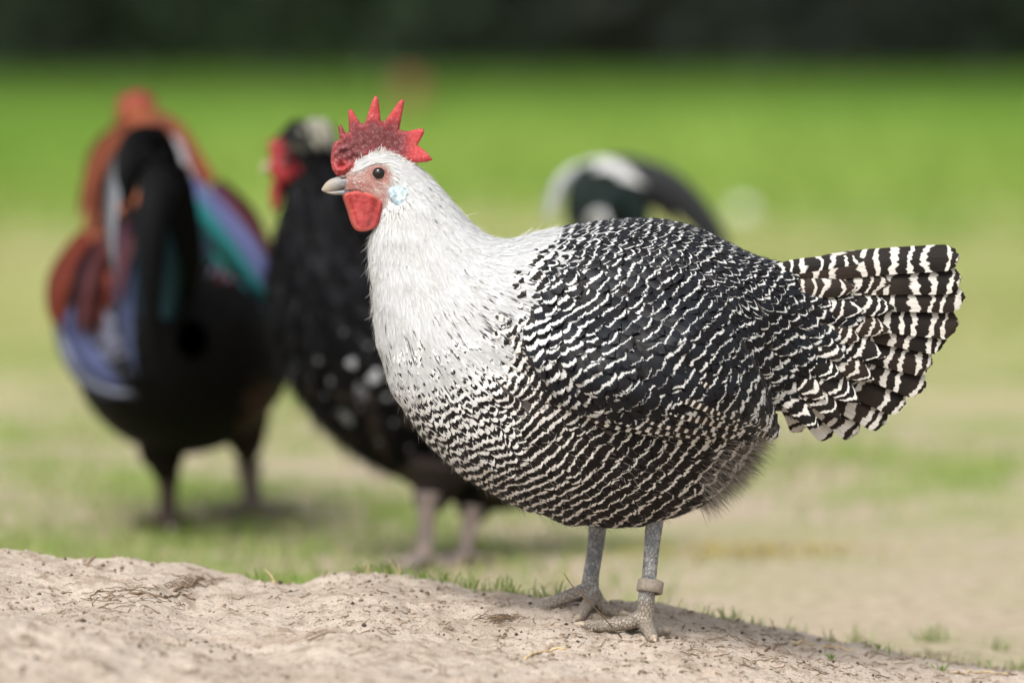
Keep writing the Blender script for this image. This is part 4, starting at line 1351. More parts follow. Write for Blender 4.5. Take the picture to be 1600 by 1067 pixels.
def ridged(pts, rad, per, amp, n=18):
    """tube with overlapping ring scutes"""
    pts = np.asarray(pts, float)
    seg = np.linalg.norm(np.diff(pts, axis=0), axis=1); L = np.concatenate([[0], np.cumsum(seg)])
    m = max(int(L[-1] / (per / 6)), 8)
    s_ = np.linspace(0, L[-1], m)
    P = np.stack([np.interp(s_, L, pts[:, i]) for i in range(3)], -1)
    R = np.interp(s_, L, rad)
    fr = (s_ / per) % 1
    R = R + amp * (1 - fr) ** 0.5 * (fr > 0.08) * np.minimum(1, (L[-1] - s_) / per)
    return tube(P, R, n)

def leg(parent, shank, toes, claws, band=None, voxel=0.0006):
    parts = []
    sp = curve_pts([W(*q[:3]) for q in shank], 30); sr = np.interp(np.linspace(0, 1, 30), np.linspace(0, 1, len(shank)), [q[3] * S for q in shank])
    parts.append(ridged(sp, sr, 0.0042, 0.0003, 22))
    for tpts in toes:
        P = curve_pts([q[:3] for q in tpts], 26); R = np.interp(np.linspace(0, 1, 26), np.linspace(0, 1, len(tpts)), [q[3] for q in tpts])
        parts.append(ridged(P, R, 0.0030, 0.00045, 16))
    V, F = join(parts)
    o = link('leg', pyd('leg', V, F), M_leg, parent)
    md = o.modifiers.new('union', 'REMESH'); md.mode = 'VOXEL'; md.voxel_size = voxel; md.use_smooth_shade = True
    sm = o.modifiers.new('soft', 'SMOOTH'); sm.factor = 0.5; sm.iterations = 2
    for P, R in claws:
        P = curve_pts(P, 14)
        V, F = tube(P, R * np.array([1, 1, 1, .98, .95, .9, .85, .78, .7, .6, .5, .38, .25, .1]), 12)
        link('claw', pyd('claw', V, F), M_claw, o if False else parent)
    return o

def gp(px, py_, y, up=0.0):
    """point over the mound for the column px at depth y, raised 'up'"""
    x, z = on_ground(px, y)
    return np.array([x, y, z + up])
# near leg: shank down to ankle, toes forward-left, toward camera, and far
def foot(ax, ay, dirs, r0, claw_r, drop=0.0):
    """ax: pixel column of ankle, ay: depth; dirs: list of (dx_m, dy_m, len)"""
    toes, claws = [], []
    for (dx, dy, Ln, bend) in dirs:
        d = np.array([dx, dy]) / math.hypot(dx, dy)
        x0 = (ax - 800) * K * (D + ay)
        pts = []
        for k_, s_ in enumerate((0.0, 0.22, 0.45, 0.7, 0.92)):
            x = x0 + d[0] * Ln * s_ + bend * s_ * s_ * -d[1]; y = ay + d[1] * Ln * s_ + bend * s_ * s_ * d[0]
            z = float(ground_z(x, y))
            rr = r0 * (1.15, 1.0, 0.95, 0.86, 0.72)[k_]
            arch = (0.010, 0.0055, 0.0030, 0.0018, 0.0004)[k_] * Ln / 0.045
            pts.append((x, y, z + rr * 0.72 + arch, rr))
        toes.append(pts)
        e = np.array(pts[-1][:3]); 
        q = []
        for j in range(5):
            f = j / 4
            x = e[0] + d[0] * 0.0105 * f; y = e[1] + d[1] * 0.0105 * f
            q.append((x, y, e[2] + 0.0012 * math.sin(f * 2.6) - 0.0018 * f))
        claws.append((np.array(q), claw_r))
    return toes, claws
NY = -0.016
x_, z_ = on_ground(1008, NY)
pyg = (HC - z_) / (K * (D + NY))
toesN, clawsN = foot(1008, NY, [(-1, 0.05, 0.047, 0.002), (0.16, -1, 0.034, 0), (-0.55, 0.9, 0.040, 0), (0.75, 0.85, 0.020, 0)], 0.0049, 0.0027)
shankN = [(1025, 800, NY, 14), (1021, 830, NY, 13), (1017, 870, NY, 11.3), (1014, 905, NY, 11), (1010, 935, NY, 13), (1008, pyg - 16, NY, 13.5), (1007, pyg - 7, NY, 10)]
leg(hen, shankN, toesN, clawsN)
NY2 = 0.046
x_, z_ = on_ground(928, NY2)
pyg2 = (HC - z_) / (K * (D + NY2))
toesF, clawsF = foot(928, NY2, [(-1, -0.10, 0.050, 0.001), (-0.35, -1, 0.036, 0), (-0.8, 0.75, 0.044, 0), (0.8, -0.35, 0.022, 0)], 0.0048, 0.0026)
shankF = [(935, 800, NY2, 14.5), (933, 830, NY2, 14), (929, 865, NY2, 12.5), (924, 895, NY2, 12.5), (922, 918, NY2, 14), (925, pyg2 - 14, NY2, 14), (927, pyg2 - 6, NY2, 10)]
leg(hen, shankF, toesF, clawsF)
# leg ring
def ring(c, r0, h, tk, tilt):
    n = 40
    th = np.linspace(0, 2 * math.pi, n, endpoint=False)
    prof = [(r0, -h / 2), (r0 + tk, -h / 2 + 0.0003), (r0 + tk * 1.15, 0), (r0 + tk, h / 2 - 0.0003), (r0, h / 2)]
    V = []
    for r_, z in prof:
        for a in th: V.append((r_ * math.cos(a) * 1.06, r_ * math.sin(a), z + 0.0002 * math.sin(5 * a)))
    V = np.array(V)
    F = []
    for i in range(len(prof)):
        for j in range(n):
            i2 = (i + 1) % len(prof)
            F.append((i * n + j, i * n + (j + 1) % n, i2 * n + (j + 1) % n, i2 * n + j))
    R = Matrix.Rotation(tilt[0], 3, 'X') @ Matrix.Rotation(tilt[1], 3, 'Y')
    V = V @ np.array(R).T + c
    return V, F
V, F = ring(W(1016, 916, NY), 17.5 * S, 20 * S, 1.6 * S, (math.radians(-14), math.radians(9)))
M_ring = flat_mat('dusty_ring', (0.24, 0.205, 0.16), (0.34, 0.29, 0.235), 0.65, 400, 0.4, 0.0006)
o = link('leg_ring', pyd('leg_ring', V, F, True), M_ring, hen)
print('hen done')

# ================================================================== BACKGROUND BIRDS
M_plume = None
def mat_plume():
    t = NT('bird_plumage')
    c = t.attr('col', 'Color')
    fu, fv, rn = t.attr('fu'), t.attr('fv'), t.attr('rn')
    st = t.noise(t.xyz(t.math('MULTIPLY', fu, 4.0), t.math('MULTIPLY', fv, 1.5), t.math('MULTIPLY', rn, 60.0)), 1.0, 2.0)
    t.base(t.mix(t.ramp(st, 0.3, 0.75, 0.75, 1.0), (0.0, 0.0, 0.0), c))
    t.p(Roughness=0.6); t.set(t.b, 'Specular IOR Level', 0.07)
    return t.m
M_plume = mat_plume()
M_undc = vcol_mat('bird_underlayer', 0.9, 0.1, 200, 0, 0.1)

def bird_body(name, parent, loft, colfn, n_f, spc, ln, hw, seed, lat=None):
    px, py = PX(loft.V)
    link('body', mesh_np('body', loft.V, loft.F, {'col': colfn(px, py, loft.V, np.full(len(px), 0.5))}), M_undc, parent)
    bvh = loft.bvh()
    P, T, A, fl = loft.sample(n_f, seed, 0.8, len(loft.rows) - 1.2)
    k = poisson(P, np.full(len(P), spc), seed)
    P, T, A = P[k], T[k], A[k]
    fl = loft.flow(T, A) * loft.fdir
    SP, NR = march(bvh, P, lambda q, nn: fl, np.full(len(P), ln), 5)
    # outward normals
    cen = cat(loft.rows, None, T)
    Pf, Ff, fu, fv = feather_grid(SP, NR, np.full(len(P), hw), 3, 0.25, 'round', 0.0005, 0.003, 0.03, seed)
    px, py = PX(Pf[:, 2, 1])
    rn = np.random.default_rng(seed).random(len(P))
    c = colfn(px, py, Pf[:, 2, 1], rn)
    V, F2, at = pack(Pf, Ff, fu, fv, fv, fv * 0, rn)
    at['col'] = np.repeat(c, 15, axis=0)
    link('plumage', mesh_np('plumage', V, F2, at), M_plume, parent, kind='stuff')

def long_feather(name, parent, ctrl, hw, col, col2=None, nrm=(0, -1, 0.2), seed=0, shape='sickle', nu=5):
    """ctrl: (px, py, depth) control points"""
    C = curve_pts([W(*c) for c in ctrl], 22)[None]
    NR = unit(np.broadcast_to(np.array(nrm, float), C.shape))
    Pf, Ff, fu, fv = feather_grid(C, NR, np.array([hw]), nu, 0.25, shape, 0, 0, 0.004, seed)
    V, F2, at = pack(Pf, Ff, fu, fv, fv, fv * 0, np.array([0.37 + 0.1 * (seed % 5)]))
    c1 = np.array(col); c2 = np.array(col2 if col2 is not None else col)
    f = np.clip((at['fu'] + 1) / 2, 0, 1)[:, None]
    at['col'] = c1 * (1 - f) + c2 * f
    return link(name, mesh_np(name, V, F2, at), M_plume, parent)

M_leg2 = flat_mat('feathered_shank', (0.12, 0.095, 0.085), (0.25, 0.20, 0.18), 0.7, 60, 0.5, 0.002)
def simple_leg(parent, top, ankle, d, toes, r0=0.0075, mat=None):
    """top (px,py), ankle px; stands on the field at depth d"""
    x = (ankle - 800) * K * (D + d); z = float(ground_z(x, d))
    tp = W(top[0], top[1], d)
    A_ = np.array([x, d, z + 0.014])
    parts = [ridged(curve_pts([tp, (tp * 0.5 + A_ * 0.5), A_], 12), np.interp(np.linspace(0, 1, 12), [0, .5, 1], [r0 * 1.5, r0, r0 * 1.1]), 0.006, 0.0004, 12)]
    cl = []
    for dx, dy, L in toes:
        n_ = math.hypot(dx, dy); dx, dy = dx / n_, dy / n_
        pts = [(x + dx * L * s_, d + dy * L * s_, float(ground_z(x + dx * L * s_, d + dy * L * s_)) + h) for s_, h in ((0, .012), (.35, .008), (.7, .006), (1, .004))]
        parts.append(ridged(curve_pts(pts, 14), np.linspace(r0 * .85, r0 * .5, 14), 0.005, 0.0003, 10))
        e = np.array(pts[-1]); q = [e + np.array([dx, dy, 0]) * 0.014 * f + np.array([0, 0, -0.003 * f * f]) for f in np.linspace(0, 1, 6)]
        cl.append((q, r0 * .45))
    V, F = join(parts)
    link('leg', pyd('leg', V, F), mat or M_leg2, parent)
    for q, rr in cl:
        V, F = tube(q, rr * np.linspace(1, .15, 6), 8)
        link('claw', pyd('claw', V, F), M_claw, parent)

def red_comb(name, parent, outline, y, thick=0.006):
    return slab(name, outline, y, thick, M_comb2, parent, 5.0, colfn=lambda a, b, d: np.tile(np.array([0.33, 0.025, 0.032]), (len(a), 1)))
M_comb2 = vcol_mat('red_flesh', 0.5, 0.2, 200, 0.3, 0.4)

# ---- rooster seen from behind
ra = thing('rooster', (*[(320 - 800) * K * (D + 1.48), 1.48], 0.0), 'black rooster with rust red neck and teal wing stripe, seen from behind', 'rooster')
class LoftA(Loft):
    lat_vec = (1.0, 0.12, 0.0)
rowsA = [(300, 500, 300, 560, 1.30, 25), (300, 440, 300, 650, 1.33, 100), (296, 400, 292, 694, 1.38, 150), (290, 360, 285, 708, 1.45, 172), (284, 330, 282, 702, 1.53, 174),
         (270, 300, 272, 680, 1.60, 160), (250, 270, 258, 620, 1.67, 132), (232, 235, 240, 520, 1.73, 100), (218, 195, 226, 400, 1.77, 66), (213, 165, 216, 280, 1.80, 38), (212, 155, 213, 225, 1.83, 26), (212, 168, 212, 205, 1.855, 10)]
LA = LoftA(rowsA, 90, 56, 1.0)
LA.fdir = -1.0
def col_A(px, py, P, rn):
    n = len(px)
    blk = np.array([0.004, 0.0035, 0.0035]); rust = np.array([0.26, 0.062, 0.030]); oran = np.array([0.33, 0.11, 0.055]); vio = np.array([0.13, 0.135, 0.185]); brown = np.array([0.05, 0.026, 0.02])
    c = np.tile(blk, (n, 1))
    neck = (P[:, 1] > 1.585) & (py < 420)
    c = np.where(neck[:, None], np.where((rn < 0.5)[:, None], rust, oran), c)
    lw = (px < 190) & (py > 360) & (py < 480)
    c = np.where((lw & ~neck)[:, None], rust, c)
    lv_ = (px < 205) & (py >= 480) & (py < 600)
    c = np.where(lv_[:, None], np.where((rn < 0.7)[:, None], vio, blk), c)
    rv = (px > 330) & (py < 440) & (py > 290) & ~neck
    c = np.where(rv[:, None], np.where((rn < 0.5)[:, None], vio, np.array([0.16, 0.04, 0.05])), c)
    h_ = (rn * 37.7) % 1
    hue = c.max(1) > 0.03
    c = np.where((hue & (h_ < 0.22) & ~neck)[:, None], c * 0.12, np.where(hue[:, None], c * (0.55 + 0.6 * h_[:, None]), c))
    low = (py > 600) & (px > 380)
    c = np.where(low[:, None], brown, c)
    return c
bird_body('rooster', ra, LA, col_A, 16000, 0.012, 0.045, 0.010, 5)
blk = (0.004, 0.004, 0.0045)
rA = [  # tail sickles and side stripes
    ('tail_feather', [(262, 470, 1.32), (258, 330, 1.27), (228, 222, 1.22), (196, 250, 1.19), (190, 330, 1.18)], 0.017, blk, blk),
    ('tail_feather', [(270, 500, 1.32), (264, 340, 1.28), (240, 226, 1.23), (212, 240, 1.20), (200, 300, 1.19)], 0.020, blk, blk),
    ('tail_feather', [(262, 470, 1.33), (250, 320, 1.29), (222, 235, 1.25), (200, 280, 1.22), (205, 340, 1.2)], 0.018, blk, blk),
    ('tail_feather', [(250, 480, 1.32), (238, 340, 1.27), (212, 232, 1.22), (182, 270, 1.19), (172, 360, 1.17), (182, 440, 1.17)], 0.010, (0.28, 0.30, 0.34), (0.03, 0.03, 0.03)),
    ('tail_feather', [(255, 500, 1.31), (262, 400, 1.26), (252, 260, 1.22), (238, 300, 1.18), (228, 420, 1.16), (236, 590, 1.16)], 0.016, blk, blk),
    ('tail_feather', [(270, 480, 1.32), (285, 400, 1.27), (262, 270, 1.23), (240, 330, 1.19), (235, 470, 1.18), (250, 610, 1.19)], 0.020, blk, blk),
    ('tail_feather', [(255, 480, 1.31), (240, 420, 1.27), (205, 400, 1.23), (192, 440, 1.21), (196, 520, 1.2), (215, 590, 1.2)], 0.014, (0.08, 0.10, 0.20), (0.02, 0.02, 0.03)),
    ('tail_feather', [(262, 500, 1.3), (262, 420, 1.25), (232, 340, 1.21), (222, 420, 1.19), (220, 500, 1.19)], 0.012, (0.04, 0.09, 0.16), (0.01, 0.03, 0.04)),
    ('tail_feather', [(240, 500, 1.31), (225, 420, 1.26), (205, 360, 1.22), (190, 410, 1.2), (188, 480, 1.2)], 0.012, (0.20, 0.08, 0.08), (0.06, 0.03, 0.06)),
    ('saddle_feather', [(258, 292, 1.46), (300, 350, 1.40), (345, 410, 1.37), (388, 460, 1.36), (420, 488, 1.37)], 0.017, (0.02, 0.25, 0.25), (0.12, 0.14, 0.30)),
    ('saddle_feather', [(275, 285, 1.47), (325, 335, 1.42), (370, 395, 1.39), (405, 440, 1.38), (424, 478, 1.385)], 0.018, (0.10, 0.12, 0.26), (0.15, 0.16, 0.33)),
    ('saddle_feather', [(300, 330, 1.45), (330, 385, 1.385), (355, 425, 1.365), (380, 460, 1.36), (395, 480, 1.36)], 0.014, (0.02, 0.20, 0.16), (0.03, 0.33, 0.30)),
    ('saddle_feather', [(330, 290, 1.52), (375, 340, 1.47), (405, 390, 1.43), (425, 440, 1.41)], 0.012, (0.20, 0.045, 0.04), (0.10, 0.09, 0.2)),
    ('wing_feather', [(95, 455, 1.46), (96, 520, 1.40), (120, 580, 1.36), (165, 612, 1.34), (225, 618, 1.33)], 0.008, (0.30, 0.32, 0.38), (0.13, 0.14, 0.2)),
    ('wing_feather', [(112, 430, 1.43), (112, 500, 1.375), (135, 560, 1.35), (180, 592, 1.34), (226, 600, 1.335)], 0.013, (0.10, 0.12, 0.24), (0.06, 0.07, 0.16)),
    ('wing_feather', [(150, 370, 1.44), (118, 430, 1.40), (105, 480, 1.385), (104, 520, 1.38)], 0.022, (0.30, 0.065, 0.038), (0.26, 0.055, 0.032)),
    ('wing_feather', [(175, 370, 1.42), (150, 430, 1.37), (140, 480, 1.36), (138, 530, 1.355)], 0.018, (0.36, 0.075, 0.04), (0.14, 0.06, 0.08)),
    ('neck_feather', [(215, 200, 1.74), (175, 240, 1.68), (152, 300, 1.62), (142, 360, 1.585)], 0.018, (0.30, 0.10, 0.05), (0.24, 0.07, 0.035)),
    ('neck_feather', [(225, 195, 1.73), (262, 215, 1.66), (300, 262, 1.60), (330, 305, 1.56)], 0.020, (0.29, 0.085, 0.045), (0.24, 0.065, 0.03)),
    ('neck_feather', [(232, 208, 1.70), (262, 232, 1.62), (284, 270, 1.56), (300, 305, 1.51)], 0.011, (0.34, 0.34, 0.37), (0.40, 0.15, 0.10)),
    ('neck_feather', [(206, 215, 1.72), (182, 255, 1.66), (170, 310, 1.61), (165, 360, 1.57)], 0.014, (0.28, 0.09, 0.05), (0.20, 0.05, 0.03)),
    ('neck_feather', [(250, 222, 1.71), (290, 250, 1.64), (318, 285, 1.58), (340, 318, 1.54)], 0.012, (0.28, 0.075, 0.04), (0.22, 0.06, 0.03)),
]
rz = np.random.default_rng(23)
for i, (nm, c, w_, ca, cb) in enumerate(rA):
    if nm == 'tail_feather':
        long_feather(nm, ra, c, w_, ca, cb, seed=i); continue
    m_ = 6
    for q in range(m_):
        o_ = (q - (m_ - 1) / 2) / m_ * 2 * w_ / (K * 5.5) * 0.8
        e_ = rz.normal(0, 4, (len(c), 2))
        nx, ny = -(c[-1][1] - c[0][1]), (c[-1][0] - c[0][0]); L_ = math.hypot(nx, ny)
        cc2 = [(a_ + nx / L_ * o_ + e_[z_, 0], b_ + ny / L_ * o_ + e_[z_, 1], d_ - 0.003 * abs(math.sin(q * 2.1))) for z_, (a_, b_, d_) in enumerate(c)]
        mixc = np.array(ca) * (1 - q / (m_ - 1)) + np.array(cb) * q / (m_ - 1)
        mixc = mixc * rz.uniform(0.45, 1.1) if rz.random() > 0.2 else mixc * 0.12
        long_feather(nm, ra, cc2, w_ * 0.36, tuple(mixc), tuple(mixc * rz.uniform(0.4, 1.0)), seed=i * 7 + q)
red_comb('comb', ra, [(186, 190), (182, 165), (190, 148), (198, 152), (206, 141), (214, 148), (224, 141), (232, 152), (240, 150), (244, 170), (238, 195), (212, 204)], 1.84, 0.03)
for w_ in ([(192, 215), (200, 212), (203, 235), (196, 240)], [(226, 212), (236, 215), (232, 240), (224, 236)]):
    red_comb('wattle', ra, w_, 1.87, 0.008)
# fluffy thighs
def thigh(parent, top, bot, d, rpx, col):
    P = curve_pts([W(top[0], top[1], d), W((top[0] + bot[0]) / 2, (top[1] + bot[1]) / 2, d), W(bot[0], bot[1], d)], 12)
    R = np.interp(np.linspace(0, 1, 12), [0, .3, .8, 1], [rpx, rpx * .95, rpx * .5, rpx * .2]) * K * (D + d)
    V, F = tube(P, R, 18)
    V = V + np.array([mnoise.noise(Vector(v) * 60) for v in V])[:, None] * 0.004
    me = pyd('thigh', V, F)
    a = me.attributes.new('col', 'FLOAT_VECTOR', 'POINT'); a.data.foreach_set('vector', np.tile(np.array(col, dtype=np.float32), (len(V), 1)).ravel())
    link('thigh', me, M_undc, parent)
thigh(ra, (245, 640), (262, 752), 1.46, 50, (0.012, 0.009, 0.008))
thigh(ra, (375, 640), (388, 722), 1.50, 44, (0.03, 0.019, 0.015))
simple_leg(ra, (262, 740), 262, 1.50, [(-.3, 1, .05), (.5, 1, .045), (-.9, .5, .04), (.2, -1, .03)], 0.0085, flat_mat('dark_shank', (0.05, 0.03, 0.028), (0.11, 0.07, 0.06), 0.7, 60))
simple_leg(ra, (388, 720), 395, 1.62, [(-.3, 1, .05), (.6, 1, .045), (1, .2, .045), (-.9, -.3, .05)], 0.0095)

# ---- black spotted hen behind
hb = thing('hen', (*[(700 - 800) * K * (D + 1.18), 1.18], 0.0), 'black hen with white specks and red face behind the white necked hen', 'hen')
rowsB = [(424, 236, 424, 262, 1.18, 6), (434, 212, 434, 285, 1.18, 20), (455, 198, 445, 318, 1.18, 30), (492, 202, 434, 360, 1.18, 38), (522, 235, 424, 410, 1.18, 50), (550, 290, 420, 465, 1.18, 66), (590, 355, 432, 540, 1.18, 90),
         (660, 410, 466, 612, 1.19, 118), (740, 440, 520, 678, 1.20, 138), (820, 460, 600, 732, 1.22, 148), (890, 490, 690, 775, 1.24, 140), (945, 530, 775, 795, 1.26, 115), (985, 600, 850, 780, 1.28, 70), (1005, 680, 920, 740, 1.30, 20)]
LB = Loft(rowsB, 100, 56, 1.0); LB.fdir = 1.0
def col_B(px, py, P, rn):
    c = np.tile(np.array([0.005, 0.0045, 0.005]), (len(px), 1))
    sheen = (rn > 0.55) & (py < 480)
    c = np.where(sheen[:, None], np.array([0.012, 0.013, 0.017]), c)
    face = (np.hypot(px - 436, (py - 262) * 0.7) < 24)
    c = np.where(face[:, None], np.array([0.26, 0.025, 0.035]), c)
    crest = (px > 448) & (py < 232) & (px < 520)
    c = np.where((crest & (rn < 0.55))[:, None], np.array([0.25, 0.24, 0.20]), c)
    sp = (py > 535) & (py < 650) & (px > 470) & (rn < 0.05)
    c = np.where(sp[:, None], np.array([0.55, 0.56, 0.60]), c)
    br = (py >= 600) & (rn > 0.75)
    c = np.where(br[:, None], np.array([0.085, 0.06, 0.045]), c)
    return c
bird_body('hen', hb, LB, col_B, 16000, 0.011, 0.030, 0.0075, 6)
red_comb('comb', hb, [(421, 245), (418, 225), (424, 215), (431, 222), (438, 208), (444, 222), (448, 240), (440, 252)], 1.165, 0.012)
red_comb('face', hb, [(420, 250), (430, 240), (448, 244), (460, 258), (458, 280), (446, 290), (430, 286), (420, 268)], 1.156, 0.014)
red_comb('wattle', hb, [(424, 284), (436, 282), (440, 300), (438, 322), (430, 334), (424, 326), (422, 304)], 1.160, 0.008)
red_comb('wattle', hb, [(428, 284), (438, 282), (442, 300), (438, 318), (431, 328), (426, 320)], 1.185, 0.008)
V, F = tube(curve_pts([W(424, 258, 1.18), W(415, 262, 1.18), (W(408, 270, 1.18))], 8), np.linspace(0.0055, 0.001, 8), 10)
link('beak', pyd('beak', V, F), M_claw, hb)
V, F = sphere(W(446, 252, 1.150), 0.0045, 12)
link('eye', pyd('eye', V, F), M_eye, hb)
# crest and larger pale spots
r6 = np.random.default_rng(6)
for i in range(26):
    x0, y0 = 455 + r6.uniform(0, 45), 205 + r6.uniform(-8, 18)
    cc = (0.30, 0.29, 0.24) if r6.random() < 0.55 else (0.02, 0.02, 0.02)
    long_feather('crest_feather', hb, [(x0 - 12, y0 + 14, 1.16 + r6.uniform(-.02, .03)), (x0, y0 - 8, 1.155), (x0 + 18, y0 - 4, 1.15), (x0 + 28, y0 + 18, 1.15)], 0.0035, cc, cc, seed=i)
bvhB = LB.bvh()
for x0, y0, s_ in ((550, 566, 9), (584, 588, 11), (498, 562, 6), (516, 596, 5), (604, 622, 6), (562, 640, 4), (614, 660, 5), (507, 618, 4), (537, 520, 4), (528, 646, 4), (592, 690, 4), (640, 700, 4), (575, 540, 4), (486, 590, 4)):
    dd = Vector(((x0 - 800) * K, 1.0, -y0 * K)).normalized()
    h = bvhB.ray_cast((0, -D, HC), dd, 10)
    yb = (h[0][1] if h[0] is not None else 1.15) - 0.010
    for q in range(3):
        x1, y1 = x0 + r6.uniform(-.5, .5) * s_, y0 + r6.uniform(-.5, .5) * s_
        g_ = r6.uniform(0.35, 0.5) if y0 in (566, 588) else r6.uniform(0.10, 0.24)
        long_feather('pale_feather', hb, [(x1 - s_ * .3, y1 - s_ * .6, yb), (x1, y1, yb - 0.001), (x1 + s_ * .4, y1 + s_ * .7, yb)], s_ * 0.5 * K * (D + yb), (g_, g_, g_ * 1.05), (g_ * .8, g_ * .8, g_ * .85), seed=q)
# loose neck and breast barbs, the paler ones painted as highlight streaks
P, T, A, fl_ = LB.sample(6500, 44, 1.5, 9.0)
nr = unit(P - cat(np.stack([(LB.rows[:, 0] + LB.rows[:, 2]) / 2, (LB.rows[:, 1] + LB.rows[:, 3]) / 2], -1), None, T)[:, :1] * 0 - np.array([0, 0, 0])) * 0
cenB = np.array([W(a_, b_, 1.19) for a_, b_ in cat(np.stack([(LB.rows[:, 0] + LB.rows[:, 2]) / 2, (LB.rows[:, 1] + LB.rows[:, 3]) / 2], -1), None, T)])
nr = unit(P - cenB)
g_ = np.where(rng.random((len(P), 1)) < 0.14, 0.045, 0.006) * rng.uniform(0.6, 1.3, (len(P), 1))
strands('loose_barbs', P + nr * 0.002, nr, fl_, rng.uniform(0.012, 0.032, len(P)), 0.0012, g_ * np.array([1, 1, 1.12]), hb, M_fluff, 0.12, 14, 0.05)
thigh(hb, (690, 720), (668, 800), 1.15, 50, (0.02, 0.015, 0.013))
thigh(hb, (750, 740), (735, 815), 1.24, 50, (0.02, 0.015, 0.013))
simple_leg(hb, (668, 770), 664, 1.12, [(-1, -.2, .045), (-.8, .8, .04), (-.5, -1, .04), (1, .3, .025)], 0.0075)
simple_leg(hb, (738, 790), 728, 1.16, [(-1, -.1, .045), (-.8, .8, .04), (-.5, -1, .04), (1, .3, .025)], 0.0070)

# ---- third bird, mostly hidden: only its tail shows
DC = 2.1
rc = thing('rooster', (*[(1000 - 800) * K * (D + DC), DC], 0.0), 'bird hidden behind the barred back, only its white and dark curved tail showing', 'rooster')
rowsC = [(838, 452, 838, 470, DC, 6), (848, 436, 848, 480, DC, 18), (866, 425, 862, 500, DC, 26), (885, 418, 870, 540, DC, 36), (905, 400, 890, 590, DC, 60), (940, 385, 930, 610, DC, 85), (980, 380, 985, 615, DC, 92), (1020, 385, 1040, 595, DC, 80), (1050, 400, 1075, 540, DC, 50), (1070, 430, 1085, 480, DC, 15)]
LC = Loft(rowsC, 60, 40, 1.0); LC.fdir = 1.0
bird_body('rooster', rc, LC, lambda px, py, P, rn: np.where((rn < 0.3)[:, None], np.array([0.5, 0.5, 0.48]), np.tile(np.array([0.02, 0.025, 0.025]), (len(px), 1))), 6000, 0.014, 0.035, 0.009, 9)
gr = (0.018, 0.030, 0.028); wt = (0.62, 0.63, 0.62); gy2 = (0.20, 0.22, 0.23)
rC = [([(985, 420, DC), (940, 330, DC), (905, 262, DC), (870, 275, DC), (845, 345, DC)], 0.012, wt, gy2),
      ([(990, 420, DC + .01), (950, 330, DC), (918, 256, DC), (880, 268, DC - .01), (856, 350, DC - .01)], 0.013, (0.10, 0.13, 0.13), wt),
      ([(1000, 420, DC), (960, 320, DC), (930, 262, DC - .01), (900, 280, DC - .02), (885, 350, DC - .02)], 0.022, gr, gr),
      ([(1000, 430, DC), (975, 330, DC - .01), (945, 275, DC - .02), (915, 300, DC - .03), (905, 370, DC - .03)], 0.024, gr, (0.012, 0.016, 0.014)),
      ([(1000, 420, DC), (990, 340, DC - .01), (965, 290, DC - .02), (945, 310, DC - .03), (950, 370, DC - .03)], 0.024, (0.010, 0.016, 0.016), gr),
      ([(985, 420, DC), (930, 320, DC), (910, 258, DC), (950, 240, DC), (1000, 262, DC - .01)], 0.013, wt, (0.5, 0.5, 0.5)),
      ([(980, 420, DC), (935, 330, DC - .005), (922, 268, DC - .01), (958, 252, DC - .01), (1010, 275, DC - .02)], 0.015, (0.7, 0.7, 0.7), wt),
      ([(975, 430, DC), (920, 320, DC + .01), (945, 252, DC + .01), (1030, 262, DC), (1090, 310, DC), (1128, 375, DC), (1135, 420, DC)], 0.014, (0.05, 0.052, 0.056), (0.012, 0.012, 0.012)),
      ([(985, 430, DC), (940, 330, DC + .01), (965, 262, DC + .01), (1030, 275, DC), (1080, 315, DC), (1112, 370, DC)], 0.016, (0.012, 0.013, 0.014), (0.03, 0.032, 0.034)),
      ([(995, 430, DC), (990, 340, DC), (1000, 290, DC), (1030, 300, DC), (1060, 350, DC)], 0.020, (0.014, 0.02, 0.018), (0.012, 0.012, 0.012)),
      ([(955, 420, DC), (940, 370, DC - .03), (930, 335, DC - .05), (940, 325, DC - .06), (955, 350, DC - .07)], 0.012, (0.5, 0.5, 0.5), (0.35, 0.36, 0.36))]
rC = [rC[i] for i in (0, 1, 2, 3, 4, 5, 6, 7, 7, 9, 10)]
rC[8] = ([(a_ - 14, b_ + 12, c_ - .004) for a_, b_, c_ in rC[8][0]], 0.016, (0.03, 0.032, 0.036), (0.012, 0.012, 0.012))
rC[7] = (rC[7][0], 0.020, rC[7][2], rC[7][3])
for i, (c, w_, ca, cb) in enumerate(rC):
    long_feather('tail_feather', rc, [(a_, b_ + 16 * (1 - min(max((b_ - 300) / 100, 0), 1)), d_) for a_, b_, d_ in c], w_ * 0.85, ca, cb, seed=30 + i)
simple_leg(rc, (960, 570), 955, DC, [(-1, 0, .05), (-.8, .7, .045), (-.6, -.8, .045), (1, 0, .03)])
simple_leg(rc, (1010, 570), 1005, DC + .08, [(-1, 0, .05), (-.8, .7, .045), (-.6, -.8, .045), (1, 0, .03)])

# ================================================================== SMALL THINGS
M_post = flat_mat('rusty_wood', (0.20, 0.075, 0.04), (0.28, 0.115, 0.065), 0.8, 20, 0.5, 0.004)
M_pale = flat_mat('pale_stone', (0.62, 0.62, 0.56), (0.8, 0.79, 0.74), 0.8, 60, 0.4, 0.003)
M_twig = flat_mat('dry_twig', (0.12, 0.085, 0.055), (0.27, 0.19, 0.12), 0.85, 300, 0.5, 0.0005)
M_straw = flat_mat('straw', (0.50, 0.36, 0.19), (0.66, 0.52, 0.32), 0.7, 300, 0.4, 0.0003)

